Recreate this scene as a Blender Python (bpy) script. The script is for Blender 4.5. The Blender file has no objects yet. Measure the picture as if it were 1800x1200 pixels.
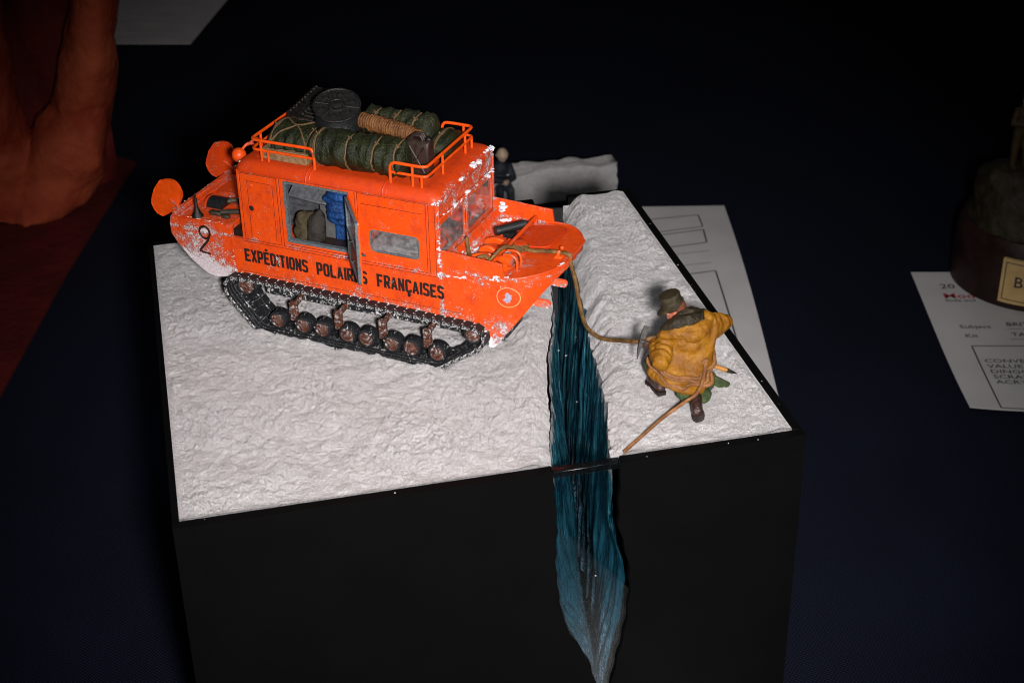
import bpy, bmesh, math, random
import numpy as np
from mathutils import Vector, Matrix, noise as mnoise
from mathutils.bvhtree import BVHTree
random.seed(7); rng = np.random.default_rng(7)
PI = math.pi
# ------------------------------------------------------------------ camera, light, exposure
# Everything is modelled in units of 1.155 mm (the model stands about 140 mm long) and scaled at the end.
SC = 0.001155
scene = bpy.context.scene
col = scene.collection
F_PX = 2779.138
CAM = np.array([10.2819, -327.7712, 235.0])
R = np.array([[0.97270193, 0.12865472, -0.19312926], [-0.23162603, 0.48750884, -0.84183401], [-0.01415369, 0.86358734, 0.50400058]])
cd = bpy.data.cameras.new('camera'); cam = bpy.data.objects.new('camera', cd); col.objects.link(cam)
cd.sensor_width = 36.0; cd.lens = F_PX / 1800 * 36.0; cd.clip_start = 0.01; cd.clip_end = 20
M4 = Matrix([list(R[0]) + [CAM[0] * SC], list(R[1]) + [CAM[1] * SC], list(R[2]) + [CAM[2] * SC], [0, 0, 0, 1]])
cam.matrix_world = M4
cd.dof.use_dof = True; cd.dof.focus_distance = 455 * SC; cd.dof.aperture_fstop = 32
scene.camera = cam
scene.cycles.filter_width = 1.0
w = bpy.data.worlds.new('World'); scene.world = w; w.use_nodes = True
w.node_tree.nodes['Background'].inputs[0].default_value = (0.9, 0.95, 1.0, 1)
w.node_tree.nodes['Background'].inputs[1].default_value = 0.007
def lamp_obj(name, ld, loc, target):
    lo = bpy.data.objects.new(name, ld); col.objects.link(lo); lo.location = Vector(loc) * SC
    lo.rotation_euler = (Vector(target) - Vector(loc)).to_track_quat('-Z', 'Y').to_euler(); return lo
key = bpy.data.lights.new('camera_flash', 'SPOT'); key.energy = 25.5; key.color = (1.0, .955, .94); key.shadow_soft_size = 14 * SC
key.spot_size = math.radians(46); key.spot_blend = 1.0
lamp_obj('camera_flash', key, (34, -352, 228), (98, 12, 0))
fill = bpy.data.lights.new('overhead_fill', 'AREA'); fill.shape = 'DISK'; fill.size = 300 * SC; fill.energy = .15; fill.color = (.92, .96, 1.0); fill.spread = math.radians(70)  # soft lamp added overhead to fill the shadows
lamp_obj('overhead_fill', fill, (110, 20, 620), (85, 60, 0))
scene.view_settings.view_transform = 'Standard'; scene.view_settings.look = 'None'
scene.view_settings.exposure = 0.0; scene.view_settings.gamma = 1.0

# ------------------------------------------------------------------ geometry of the place
YAW = math.radians(-36.4)
U_ = np.array([math.cos(YAW), math.sin(YAW), 0]); N_ = np.array([-U_[1], U_[0], 0]); OV = np.array([52.934, 72.019, 0.])
TABLE = -120.0
def wray(p): return R @ (np.array([p[0] - 900, -(p[1] - 600), -F_PX]) / F_PX)
def at(px, py, y):                       # photo pixel -> point in the upright plane at depth y
    d = wray((px, py)); return CAM + d * ((y - CAM[1]) / d[1])
def gr(px, py, z=0.0):                   # photo pixel -> point on a level plane
    d = wray((px, py)); return CAM + d * ((z - CAM[2]) / d[2])
def lv(px, py, l):                       # photo pixel -> (s, z) on the vehicle's side plane l
    d = wray((px, py)); t = (l - np.dot(CAM - OV, N_)) / np.dot(d, N_); P = CAM + d * t - OV
    return float(P @ U_), float(P[2])
def V(s, l, z): return OV + U_ * s + N_ * l + np.array([0, 0, z])
LC = 21.0                                # lateral middle of the vehicle
VM = Matrix.Translation(Vector(V(0, LC, 0))) @ Matrix.Rotation(YAW, 4, 'Z')

# ------------------------------------------------------------------ material helpers
class NT:
    def __init__(s, name):
        s.m = bpy.data.materials.new(name); s.m.use_nodes = True; s.t = s.m.node_tree; s.n = s.t.nodes
        s.b = s.n['Principled BSDF']; s.out = s.n['Material Output']
        s.tc = s.n.new('ShaderNodeTexCoord'); s.obj = s.tc.outputs['Object']
    def link(s, a, b): s.t.links.new(a, b)
    def put(s, sock, v):
        if isinstance(v, bpy.types.NodeSocket): s.link(v, sock)
        elif v is not None:
            try: sock.default_value = v
            except Exception: sock.default_value = (v[0], v[1], v[2], 1)
    def noise(s, scale=1, detail=4, rough=.55, vec=None, dist=0):
        n = s.n.new('ShaderNodeTexNoise'); s.link(vec if vec is not None else s.obj, n.inputs['Vector'])
        n.inputs['Scale'].default_value = scale; n.inputs['Detail'].default_value = detail
        n.inputs['Roughness'].default_value = rough; n.inputs['Distortion'].default_value = dist
        return n.outputs['Fac']
    def vor(s, scale=1, vec=None, feat='F1'):
        n = s.n.new('ShaderNodeTexVoronoi'); n.feature = feat; s.link(vec if vec is not None else s.obj, n.inputs['Vector'])
        n.inputs['Scale'].default_value = scale; return n.outputs['Distance']
    def mapv(s, scale=(1, 1, 1), rot=(0, 0, 0), loc=(0, 0, 0)):
        n = s.n.new('ShaderNodeMapping'); s.link(s.obj, n.inputs['Vector'])
        n.inputs['Scale'].default_value = scale; n.inputs['Rotation'].default_value = rot; n.inputs['Location'].default_value = loc
        return n.outputs['Vector']
    def sep(s):
        n = s.n.new('ShaderNodeSeparateXYZ'); s.link(s.obj, n.inputs[0]); return n.outputs
    def math(s, op, a, b=None, clamp=False):
        n = s.n.new('ShaderNodeMath'); n.operation = op; n.use_clamp = clamp
        s.put(n.inputs[0], a)
        if b is not None: s.put(n.inputs[1], b)
        return n.outputs[0]
    def rng(s, v, a, b, c=0., d=1., smooth=True):
        n = s.n.new('ShaderNodeMapRange'); n.interpolation_type = 'SMOOTHSTEP' if smooth else 'LINEAR'
        s.put(n.inputs['Value'], v)
        for k, x in zip(('From Min', 'From Max', 'To Min', 'To Max'), (a, b, c, d)): s.put(n.inputs[k], x)
        return n.outputs['Result']
    def mix(s, f, a, b):
        n = s.n.new('ShaderNodeMix'); n.data_type = 'RGBA'; s.put(n.inputs[0], f); s.put(n.inputs[6], a); s.put(n.inputs[7], b)
        return n.outputs[2]
    def mixf(s, f, a, b):
        n = s.n.new('ShaderNodeMix'); n.data_type = 'FLOAT'; s.put(n.inputs[0], f); s.put(n.inputs[2], a); s.put(n.inputs[3], b)
        return n.outputs[0]
    def bump(s, h, dist, strength=1.0, prev=None):
        n = s.n.new('ShaderNodeBump'); n.inputs['Distance'].default_value = dist * SC; n.inputs['Strength'].default_value = strength
        s.link(h, n.inputs['Height'])
        if prev is not None: s.link(prev, n.inputs['Normal'])
        return n.outputs['Normal']
    def done(s, color=None, rough=None, normal=None, metal=None, spec=None, **kw):
        s.put(s.b.inputs['Base Color'], color); s.put(s.b.inputs['Roughness'], rough)
        if normal is not None: s.link(normal, s.b.inputs['Normal'])
        if metal is not None: s.put(s.b.inputs['Metallic'], metal)
        if spec is not None: s.put(s.b.inputs['Specular IOR Level'], spec)
        for k, v in kw.items(): s.put(s.b.inputs[k.replace('_', ' ')], v)
        return s.m
def c4(r, g, b): return (r, g, b, 1)
def simple(name, colr, rough=.6, var=.25, scale=.8, bump=.0, spec=.4, metal=0):
    n = NT(name); f = n.noise(scale, 5, .6)
    f = n.rng(f, .3, .7)
    d = tuple(x * (1 - var) for x in colr); u = tuple(min(1, x * (1 + var)) for x in colr)
    nm = n.bump(n.noise(scale * 3, 5, .6), bump) if bump else None
    return n.done(n.mix(f, c4(*d), c4(*u)), n.rng(f, 0, 1, rough * .85, min(1, rough * 1.15)), nm, metal, spec)

SNOWC = c4(.82, .80, .80)
def paint(name, base, dark, amount):
    """Enamel with whitish snow crust caught along the lower hull, the seams and the corners."""
    n = NT(name); x, y, z = n.sep()
    big = n.noise(.16, 3, .5); med = n.noise(.55, 5, .62); fine = n.noise(2.2, 4, .7)
    v = n.math('ADD', n.math('MULTIPLY', big, .27), n.math('ADD', n.math('MULTIPLY', med, .37), n.math('MULTIPLY', fine, .36)))
    def near(c, ctr, wd, amt):           # where the crust gathers: a band about a place on the machine
        return n.math('MULTIPLY', n.rng(n.math('ABSOLUTE', n.math('SUBTRACT', c, ctr)), 0, wd, 1, 0), amt)
    low = n.math('MULTIPLY', n.rng(z, 14.5, 23.5, 1, 0), .125)
    seam = near(z, 29.6, 1.3, .075)
    corner = near(x, 30.0, 1.6, .10); ledge = near(z, 51.0, 1.2, .06)
    stern = n.math('MULTIPLY', n.rng(x, -36, -47, 0, 1), n.rng(z, 15, 31, .18, .03))
    coam = n.math('MULTIPLY', near(z, 31.6, 1.5, .11), n.rng(x, 31, 33, 0, 1))
    bow = n.math('MULTIPLY', n.rng(x, 40, 46, 0, 1), n.rng(z, 8, 18, .07, 0))
    tot = v
    for t in (low, seam, corner, ledge, stern, coam, bow): tot = n.math('ADD', tot, t)
    m = n.rng(tot, .645 - amount, .715 - amount, 0, .92)
    dust = n.math('MULTIPLY', n.rng(tot, .60 - amount, .68 - amount), .20)
    streak = n.noise(.5, 6, .65, n.mapv((.9, .9, .6)))
    pc = n.mix(n.rng(streak, .42, .70, 0, .5), base, dark)
    pc = n.mix(n.math('MULTIPLY', n.rng(n.noise(1.3, 5, .7), .55, .70), .45), pc, dark)
    colr = n.mix(dust, pc, c4(.80, .50, .42)); colr = n.mix(m, colr, n.mix(n.rng(fine, .35, .65), c4(.42, .37, .40), c4(.70, .66, .69)))
    h = n.math('ADD', n.math('MULTIPLY', m, n.math('ADD', .6, fine)), n.math('MULTIPLY', med, .12))
    return n.done(colr, n.mixf(m, n.rng(streak, .3, .7, .42, .6), .75), n.bump(h, .35), spec=.35)
ORANGE = paint('orange_enamel', c4(.62, .058, .002), c4(.32, .018, .002), .036)
ORANGE_SNOWY = paint('orange_enamel_snow_crusted', c4(.60, .052, .002), c4(.30, .017, .002), .074)
ORANGE_DECK = paint('orange_enamel_dimmed_deck', c4(.50, .040, .002), c4(.33, .017, .003), .020)  # darker copy of the orange: grazing light on tops put into the colour
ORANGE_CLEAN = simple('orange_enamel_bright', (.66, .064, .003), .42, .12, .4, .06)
ORANGE_IN = simple('orange_enamel_dull_inside', (.70, .045, .006), .55, .25, .4, .05)
RUBBER = simple('black_rubber', (.007, .008, .009), .42, .3, 1.2, .1)
BLACKP = simple('black_lettering_paint', (.012, .008, .007), .6, .4, 1.5)
PLINTHM = None
def plinth_mat():
    n = NT('black_acrylic_satin'); f = n.noise(.06, 4, .6); g = n.noise(3.0, 3, .7)
    sp = n.rng(n.vor(1.1), .0, .030, 1, 0)
    sp = n.math('MULTIPLY', sp, n.rng(n.noise(.12, 2), .5, .6))
    c = n.mix(n.rng(f, .3, .7), c4(.0019, .0019, .0020), c4(.0023, .0023, .0023))
    c = n.mix(sp, c, c4(.25, .25, .25))
    return n.done(c, n.rng(g, .3, .7, .50, .62), n.bump(g, .03), spec=.05)
PLINTHM = plinth_mat()
def snow_mat():
    n = NT('modelling_snow')
    x, y, z = n.sep()
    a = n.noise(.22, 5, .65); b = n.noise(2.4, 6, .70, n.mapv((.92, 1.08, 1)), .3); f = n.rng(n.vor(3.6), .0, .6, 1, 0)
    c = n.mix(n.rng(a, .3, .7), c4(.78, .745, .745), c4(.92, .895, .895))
    c = n.mix(n.math('MULTIPLY', n.rng(b, .47, .36), .6), c, c4(.55, .51, .51))  # hollows of the grain darkened in the colour to stand for their shade
    speck = n.rng(n.vor(.16), .0, .022, 1, 0)
    c = n.mix(speck, c, c4(.12, .09, .07))
    wet = n.rng(n.noise(.9, 3, .6), .40, .60, .48, .16)
    h = n.math('ADD', n.math('MULTIPLY', b, .85), n.math('MULTIPLY', f, .5))
    return n.done(c, wet, n.bump(h, 1.9), spec=.55, Coat_Weight=.35, Coat_Roughness=.10)
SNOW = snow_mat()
SNOWCRUST = simple('snow_crust_lumps', (.62, .61, .64), .55, .08, 1.5, .3)
def ice_mat():
    n = NT('teal_resin_ice'); x, y, z = n.sep()
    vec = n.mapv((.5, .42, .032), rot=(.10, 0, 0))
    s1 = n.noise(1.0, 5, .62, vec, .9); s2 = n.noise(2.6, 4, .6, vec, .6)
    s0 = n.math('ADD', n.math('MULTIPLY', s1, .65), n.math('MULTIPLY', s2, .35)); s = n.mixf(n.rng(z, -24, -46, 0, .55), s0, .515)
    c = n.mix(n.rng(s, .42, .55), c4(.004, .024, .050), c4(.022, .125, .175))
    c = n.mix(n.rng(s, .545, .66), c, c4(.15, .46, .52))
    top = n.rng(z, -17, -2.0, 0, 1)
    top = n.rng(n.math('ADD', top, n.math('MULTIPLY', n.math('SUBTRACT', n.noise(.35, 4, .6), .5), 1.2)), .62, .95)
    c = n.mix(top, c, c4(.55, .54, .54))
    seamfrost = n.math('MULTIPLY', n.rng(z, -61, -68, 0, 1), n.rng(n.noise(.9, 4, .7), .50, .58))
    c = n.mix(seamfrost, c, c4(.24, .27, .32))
    return n.done(c, n.rng(s2, .35, .65, .16, .34), n.bump(s, 1.3), spec=.5, Coat_Weight=.5, Coat_Roughness=.08)
ICE = ice_mat()
def glass(name, tint=(1, 1, 1), rough=.02, haze=.0):
    n = NT(name); nt = n.t
    tr = n.n.new('ShaderNodeBsdfTransparent'); tr.inputs[0].default_value = (*tint, 1)
    gl = n.n.new('ShaderNodeBsdfGlossy'); gl.inputs['Roughness'].default_value = rough
    fr = n.n.new('ShaderNodeFresnel'); ge = n.n.new('ShaderNodeNewGeometry'); n.link(n.mixf(ge.outputs['Backfacing'], 1.56, 1 / 1.56), fr.inputs[0])
    mx = n.n.new('ShaderNodeMixShader'); n.link(fr.outputs[0], mx.inputs[0]); n.link(tr.outputs[0], mx.inputs[1]); n.link(gl.outputs[0], mx.inputs[2])
    res = mx.outputs[0]
    if haze:
        df = n.n.new('ShaderNodeBsdfDiffuse'); df.inputs[0].default_value = (.7, .7, .72, 1)
        m2 = n.n.new('ShaderNodeMixShader')
        n.link(n.rng(n.noise(.5, 5, .65), .35, .75, haze * .3, haze * 1.8), m2.inputs[0])
        n.link(res, m2.inputs[1]); n.link(df.outputs[0], m2.inputs[2]); res = m2.outputs[0]
    n.link(res, n.out.inputs['Surface']); return n.m
ACRYLIC = glass('clear_acrylic', (.93, .96, .97), .015)
CABGLASS = glass('hazy_clear_sheet', (.93, .93, .93), .05, .07)
CANVAS = None
def canvas_mat(name, a, b, hi):
    n = NT(name); f = n.noise(.35, 5, .6); g = n.noise(1.3, 4, .6)
    c = n.mix(n.rng(f, .32, .68), c4(*a), c4(*b)); c = n.mix(n.math('MULTIPLY', n.rng(g, .55, .75), .5), c, c4(*hi))
    return n.done(c, n.rng(g, .3, .7, .32, .55), n.bump(g, .6), spec=.28)
CANVAS = canvas_mat('dark_green_waxed_canvas', (.005, .007, .0022), (.017, .021, .006), (.05, .036, .012))
CANVAS2 = canvas_mat('olive_canvas', (.008, .010, .005), (.022, .025, .010), (.06, .05, .022))
TANCORD = simple('tan_cord', (.12, .068, .028), .75, .35, 2, .2)
ROPE = canvas_mat('brown_rope', (.10, .038, .010), (.24, .10, .026), (.36, .18, .06))
ROPE_GOLD = canvas_mat('golden_tow_rope', (.075, .036, .010), (.20, .105, .032), (.36, .22, .09))
ROPE_PALE = canvas_mat('pale_waist_rope', (.13, .050, .016), (.27, .12, .045), (.40, .23, .10))
ROPE_COIL = canvas_mat('brown_coiled_twine', (.085, .032, .010), (.18, .075, .024), (.32, .16, .065))
DARKMETAL = simple('dark_oily_metal', (.006, .005, .004), .40, .5, .9, .2, .4)
DARKBROWN = simple('dark_brown_paint', (.022, .012, .009), .42, .45, .9, .15)
WOOD = simple('pale_crate_wood', (.22, .13, .06), .7, .35, .9, .25)
WOODSH = simple('honey_axe_wood', (.38, .17, .04), .5, .3, 1.2, .1)
STEEL = simple('grey_steel', (.055, .052, .05), .38, .4, 1.5, .15, .6, .6)
GREYP = simple('grey_interior_paint', (.05, .052, .058), .5, .25, .5, .1)
GREYD = simple('dark_grey_lining', (.025, .025, .028), .6, .3, .5, .1)
FRAMEG = simple('blue_grey_door_frame', (.085, .105, .115), .45, .35, 1.4, .2)
BROWNP = simple('brown_door_panel', (.10, .045, .035), .5, .3, .8, .1)
BLUE = canvas_mat('blue_quilted_nylon', (.004, .022, .09), (.010, .060, .21), (.02, .11, .32))
BAGTAN = simple('khaki_bag', (.045, .034, .014), .8, .35, .6, .3)
SACK = simple('dark_brown_sack', (.016, .012, .009), .75, .4, .6, .3)
WHITEBOX = simple('off_white_box', (.075, .075, .075), .6, .12, .5, .1)
def rust_mat():
    n = NT('rusty_brown_with_snow'); f = n.noise(1.2, 5, .65); g = n.noise(.9, 4, .7, n.mapv((1, 1, 1), loc=(9, 4, 2)))
    c = n.mix(n.rng(f, .35, .65), c4(.030, .010, .006), c4(.13, .034, .014)); m = n.rng(g, .51, .60, 0, .8)
    c = n.mix(m, c, c4(.42, .39, .39))
    return n.done(c, .6, n.bump(n.math('ADD', f, m), .35), spec=.4)
RUST = rust_mat()
def tread_mat(name, thr):
    n = NT(name); f = n.noise(1.5, 5, .7); g = n.noise(.35, 3, .6)
    m = n.rng(n.math('ADD', n.math('MULTIPLY', f, .7), n.math('MULTIPLY', g, .3)), thr, thr + .05)
    c = n.mix(m, c4(.008, .009, .011), c4(.62, .61, .61))
    return n.done(c, n.mixf(m, .55, .65), n.bump(n.math('ADD', f, m), .3), spec=.3)
PAD = tread_mat('black_track_pad', .585); PADEDGE = tread_mat('snow_edged_track_pad', .475); BELT = tread_mat('snow_packed_track_belt', .56)
COATM = None
def coat_mat():
    n = NT('ochre_yellow_parka'); f = n.noise(.22, 4, .55); g = n.noise(.9, 5, .62)
    c = n.mix(n.rng(f, .35, .68), c4(.150, .054, .002), c4(.255, .108, .003))
    c = n.mix(n.math('MULTIPLY', n.rng(g, .52, .70), .28), c, c4(.062, .019, .002))
    return n.done(c, .58, n.bump(g, .4), spec=.3)
COATM = coat_mat()
FUR = canvas_mat('dark_olive_brown_collar', (.014, .010, .005), (.030, .022, .010), (.055, .040, .019))
FELT = canvas_mat('olive_brown_felt_hat', (.022, .017, .008), (.038, .029, .014), (.060, .047, .024))
SKIN = canvas_mat('ruddy_painted_skin', (.40, .10, .055), (.62, .26, .17), (.66, .16, .10))
TROUSER = canvas_mat('green_trousers', (.018, .032, .011), (.050, .075, .022), (.10, .14, .04))
BOOT = simple('dark_brown_gloss_boot', (.030, .011, .008), .26, .4, 1.2, .2, .6)
GLOVE = simple('dark_brown_glove', (.040, .014, .008), .4, .4, 1.2, .2)
DARKEYE = simple('dark_eye', (.01, .008, .006), .3, .2)
HAIR = simple('reddish_brown_hair', (.12, .03, .012), .6, .4, 2, .3)
def cloth_mat():
    n = NT('navy_tablecloth'); x, y, z = n.sep()
    wv = n.math('MULTIPLY', n.math('SINE', n.math('MULTIPLY', x, 4.2)), n.math('SINE', n.math('MULTIPLY', y, 4.2)))
    f = n.noise(.012, 4, .6); g = n.noise(2.5, 3, .7)
    c = n.mix(n.rng(f, .3, .7), c4(.0024, .0032, .0090), c4(.0036, .0052, .0140))
    c = n.mix(n.rng(n.math('ADD', wv, n.math('MULTIPLY', g, .6)), .2, 1.2, 0, .6), c, c4(.008, .013, .030))
    return n.done(c, .9, n.bump(n.math('ADD', wv, g), .25), spec=.12)
CLOTH = cloth_mat()
def red_mat(name, a, b):
    n = NT(name); f = n.noise(.03, 5, .6); g = n.noise(.2, 5, .6)
    return n.done(n.mix(n.rng(f, .32, .68), c4(*a), c4(*b)), .8, n.bump(g, 1.2), spec=.2)
REDCRUMPLE = red_mat('orange_red_crumpled_fabric', (.20, .022, .008), (.34, .066, .026))
REDCLOTH = red_mat('dark_red_cloth', (.060, .004, .004), (.095, .007, .006))
PAPER = simple('white_paper', (.50, .48, .48), .7, .04, .05)
INK = simple('black_ink', (.03, .03, .035), .8, .2)
REDINK = simple('red_ink', (.35, .02, .03), .8, .2)
DARKWOOD = simple('dark_stained_wood', (.016, .006, .004), .5, .35, .1, .2, .3)
TURF = canvas_mat('brown_green_groundwork', (.018, .014, .007), (.034, .027, .013), (.020, .026, .010))
TURFG = canvas_mat('grey_rock', (.04, .04, .035), (.07, .07, .06), (.03, .036, .024))
BRASS = simple('pale_brass_plaque', (.50, .34, .14), .5, .12, .2, .05)
KHAKI = canvas_mat('brown_khaki_uniform', (.035, .020, .007), (.06, .036, .013), (.07, .045, .018))
NAVYF = canvas_mat('dark_navy_clothing', (.006, .008, .012), (.012, .016, .024), (.025, .03, .04))
BLUEGREY = canvas_mat('blue_grey_painted_patch', (.020, .028, .038), (.045, .055, .068), (.08, .085, .09))
TANSKIN = simple('tan_painted_skin', (.33, .24, .17), .6, .2, .5)

# ------------------------------------------------------------------ mesh helpers
def NB(): return bmesh.new()
def sharpen(bm, ang=38):
    bm.normal_update()
    lim = math.radians(ang)
    for f in bm.faces: f.smooth = True
    for e in bm.edges:
        if len(e.link_faces) == 2 and e.calc_face_angle(0) > lim: e.smooth = False
def obj(name, bm, mat, parent=None, off=(0, 0, 0), ang=38, recalc=True):
    if recalc: bmesh.ops.recalc_face_normals(bm, faces=bm.faces[:])
    sharpen(bm, ang)
    if off != (0, 0, 0): bmesh.ops.translate(bm, verts=bm.verts[:], vec=[-c for c in off])
    me = bpy.data.meshes.new(name); bm.to_mesh(me); bm.free()
    for m in (mat if isinstance(mat, (list, tuple)) else [mat]): me.materials.append(m)
    o = bpy.data.objects.new(name, me); col.objects.link(o)
    if parent is not None: o.parent = parent
    return o
def tag(o, label=None, cat=None, group=None, kind=None):
    if label: o['label'] = label
    if cat: o['category'] = cat
    if group: o['group'] = group
    if kind: o['kind'] = kind
    return o
def empty(name, loc, rz=0.0):
    o = bpy.data.objects.new(name, None); col.objects.link(o); o.location = Vector(loc); o.rotation_euler = (0, 0, rz)
    o.empty_display_size = 3; return o
def link_copy(src, parent, **kw):
    c = src.copy(); col.objects.link(c); c.parent = parent
    for k, v in kw.items(): setattr(c, k, v)
    return c
def box(bm, c, s, bev=0.0, rot=None, seg=1):
    r = bmesh.ops.create_cube(bm, size=1.0); vs = r['verts']
    for v in vs: v.co = Vector((v.co.x * s[0], v.co.y * s[1], v.co.z * s[2]))
    if bev:
        es = list({e for v in vs for e in v.link_edges})
        rb = bmesh.ops.bevel(bm, geom=es, offset=bev, segments=seg, affect='EDGES', profile=.5)
        vs = list({v for f in rb['faces'] for v in f.verts} | {v for v in vs if v.is_valid})
    for v in vs:
        p = v.co.copy()
        if rot is not None: p = rot @ p
        v.co = p + Vector(c)
    return vs
def b2(bm, x0, x1, y0, y1, z0, z1, bev=0.0): return box(bm, ((x0 + x1) / 2, (y0 + y1) / 2, (z0 + z1) / 2), (x1 - x0, y1 - y0, z1 - z0), bev)
def frames(pts):
    T = []
    n = len(pts)
    for i in range(n):
        a = pts[max(i - 1, 0)]; b = pts[min(i + 1, n - 1)]
        t = (b - a); T.append(t.normalized() if t.length > 1e-9 else Vector((0, 0, 1)))
    ref = Vector((0, 0, 1)) if abs(T[0].z) < .9 else Vector((1, 0, 0))
    X = T[0].cross(ref).normalized(); out = []
    for t in T:
        X = (X - t * X.dot(t)); X = X.normalized() if X.length > 1e-6 else t.orthogonal().normalized()
        out.append((t, X, t.cross(X)))
    return out
def tube(bm, pts, r, seg=8, cap=True, closed=False):
    pts = [Vector(p) for p in pts]; rs = r if isinstance(r, (list, tuple)) else [r] * len(pts)
    fr = frames(pts); rings = []
    for p, (t, X, Y), rr in zip(pts, fr, rs):
        rings.append([bm.verts.new(p + (X * math.cos(2 * PI * k / seg) + Y * math.sin(2 * PI * k / seg)) * rr) for k in range(seg)])
    m = len(rings)
    for i in range(m - 1 if not closed else m):
        a, b = rings[i], rings[(i + 1) % m]
        for k in range(seg): bm.faces.new((a[k], a[(k + 1) % seg], b[(k + 1) % seg], b[k]))
    if cap and not closed:
        bm.faces.new(rings[0][::-1]); bm.faces.new(rings[-1])
def crom(pts, n=8, closed=False):
    P = [Vector(p) for p in pts]; out = []
    m = len(P)
    for i in range(m if closed else m - 1):
        if closed: p0, p1, p2, p3 = P[i - 1], P[i], P[(i + 1) % m], P[(i + 2) % m]
        else: p0, p1, p2, p3 = P[max(i - 1, 0)], P[i], P[i + 1], P[min(i + 2, m - 1)]
        for k in range(n):
            t = k / n
            out.append(.5 * ((2 * p1) + (p2 - p0) * t + (2 * p0 - 5 * p1 + 4 * p2 - p3) * t * t + (3 * p1 - p0 - 3 * p2 + p3) * t ** 3))
    if not closed: out.append(P[-1])
    return out
def resample(pts, step):
    out = [pts[0].copy()]; need = step
    for a, b in zip(pts[:-1], pts[1:]):
        L = (b - a).length; d = 0
        while L - d >= need:
            d += need; out.append(a.lerp(b, d / L)); need = step
        need -= L - d
    if (out[-1] - pts[-1]).length > step * .3: out.append(pts[-1].copy())
    return out
def rope(bm, ctrl, r, pitch=2.4, strands=3, smooth=8, seg=6):
    pts = resample(crom(ctrl, smooth), r * .55); fr = frames(pts)
    for s in range(strands):
        path = []
        d = 0
        for i, p in enumerate(pts):
            if i: d += (pts[i] - pts[i - 1]).length
            a = 2 * PI * (d / (pitch * r * 2) + s / strands)
            path.append(p + (fr[i][1] * math.cos(a) + fr[i][2] * math.sin(a)) * r * .5)
        tube(bm, path, r * .56, seg)
def lathe(bm, prof, M=None, seg=24, cap=True):
    M = M or Matrix.Identity(4); rings = []
    for r, z in prof:
        rings.append([bm.verts.new(M @ Vector((r * math.cos(2 * PI * k / seg), r * math.sin(2 * PI * k / seg), z))) for k in range(seg)])
    for a, b in zip(rings[:-1], rings[1:]):
        for k in range(seg): bm.faces.new((a[k], a[(k + 1) % seg], b[(k + 1) % seg], b[k]))
    if cap:
        bm.faces.new(rings[0][::-1]); bm.faces.new(rings[-1])
def axis_m(p, d):
    return Matrix.Translation(Vector(p)) @ Vector(d).to_track_quat('Z', 'Y').to_matrix().to_4x4()
def ball(bm, c, r, sub=2, scale=(1, 1, 1), rot=None):
    rr = bmesh.ops.create_icosphere(bm, subdivisions=sub, radius=1.0)
    for v in rr['verts']:
        p = Vector((v.co.x * r * scale[0], v.co.y * r * scale[1], v.co.z * r * scale[2]))
        if rot is not None: p = rot @ p
        v.co = p + Vector(c)
    return rr['verts']
def plate(bm, outer, holes, thick, fn):
    """Flat sheet with real holes: 2-D loops, fn(a, b, depth) places a point."""
    for dpt in (0.0, thick):
        es = []
        for lp in [outer] + holes:
            vs = [bm.verts.new(fn(a, b, dpt)) for a, b in lp]
            es += [bm.edges.new((vs[i], vs[(i + 1) % len(vs)])) for i in range(len(vs))]
        bmesh.ops.triangle_fill(bm, edges=es, use_beauty=True)
    for lp in [outer] + holes:
        A = [bm.verts.new(fn(a, b, 0.0)) for a, b in lp]; B = [bm.verts.new(fn(a, b, thick)) for a, b in lp]
        for i in range(len(lp)): bm.faces.new((A[i], A[(i + 1) % len(lp)], B[(i + 1) % len(lp)], B[i]))
    bmesh.ops.remove_doubles(bm, verts=bm.verts[:], dist=1e-4)
def rrect(a0, a1, b0, b1, r=0.0, n=4):
    if r <= 0: return [(a0, b0), (a1, b0), (a1, b1), (a0, b1)]
    out = []
    for cx, cy, s in ((a1 - r, b0 + r, -90), (a1 - r, b1 - r, 0), (a0 + r, b1 - r, 90), (a0 + r, b0 + r, 180)):
        for k in range(n + 1):
            t = math.radians(s + 90 * k / n); out.append((cx + r * math.cos(t), cy + r * math.sin(t)))
    return out
def loft(bm, loops, cap=True, closed=True):
    rings = [[bm.verts.new(p) for p in lp] for lp in loops]
    for a, b in zip(rings[:-1], rings[1:]):
        n = len(a)
        for k in range(n if closed else n - 1): bm.faces.new((a[k], a[(k + 1) % n], b[(k + 1) % n], b[k]))
    if cap: bm.faces.new(rings[0][::-1]); bm.faces.new(rings[-1])
    return rings
def cone_seg(bm, p0, p1, r0, r1, seg=14):   # tapered limb with round ends
    p0 = Vector(p0); p1 = Vector(p1)
    ball(bm, p0, r0, 2); ball(bm, p1, r1, 2)
    if (p1 - p0).length > 1e-4: tube(bm, [p0, p1], [r0, r1], seg)
def chain(bm, pts):
    for (p, r), (q, t) in zip(pts[:-1], pts[1:]): cone_seg(bm, p, q, r, t)
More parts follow.
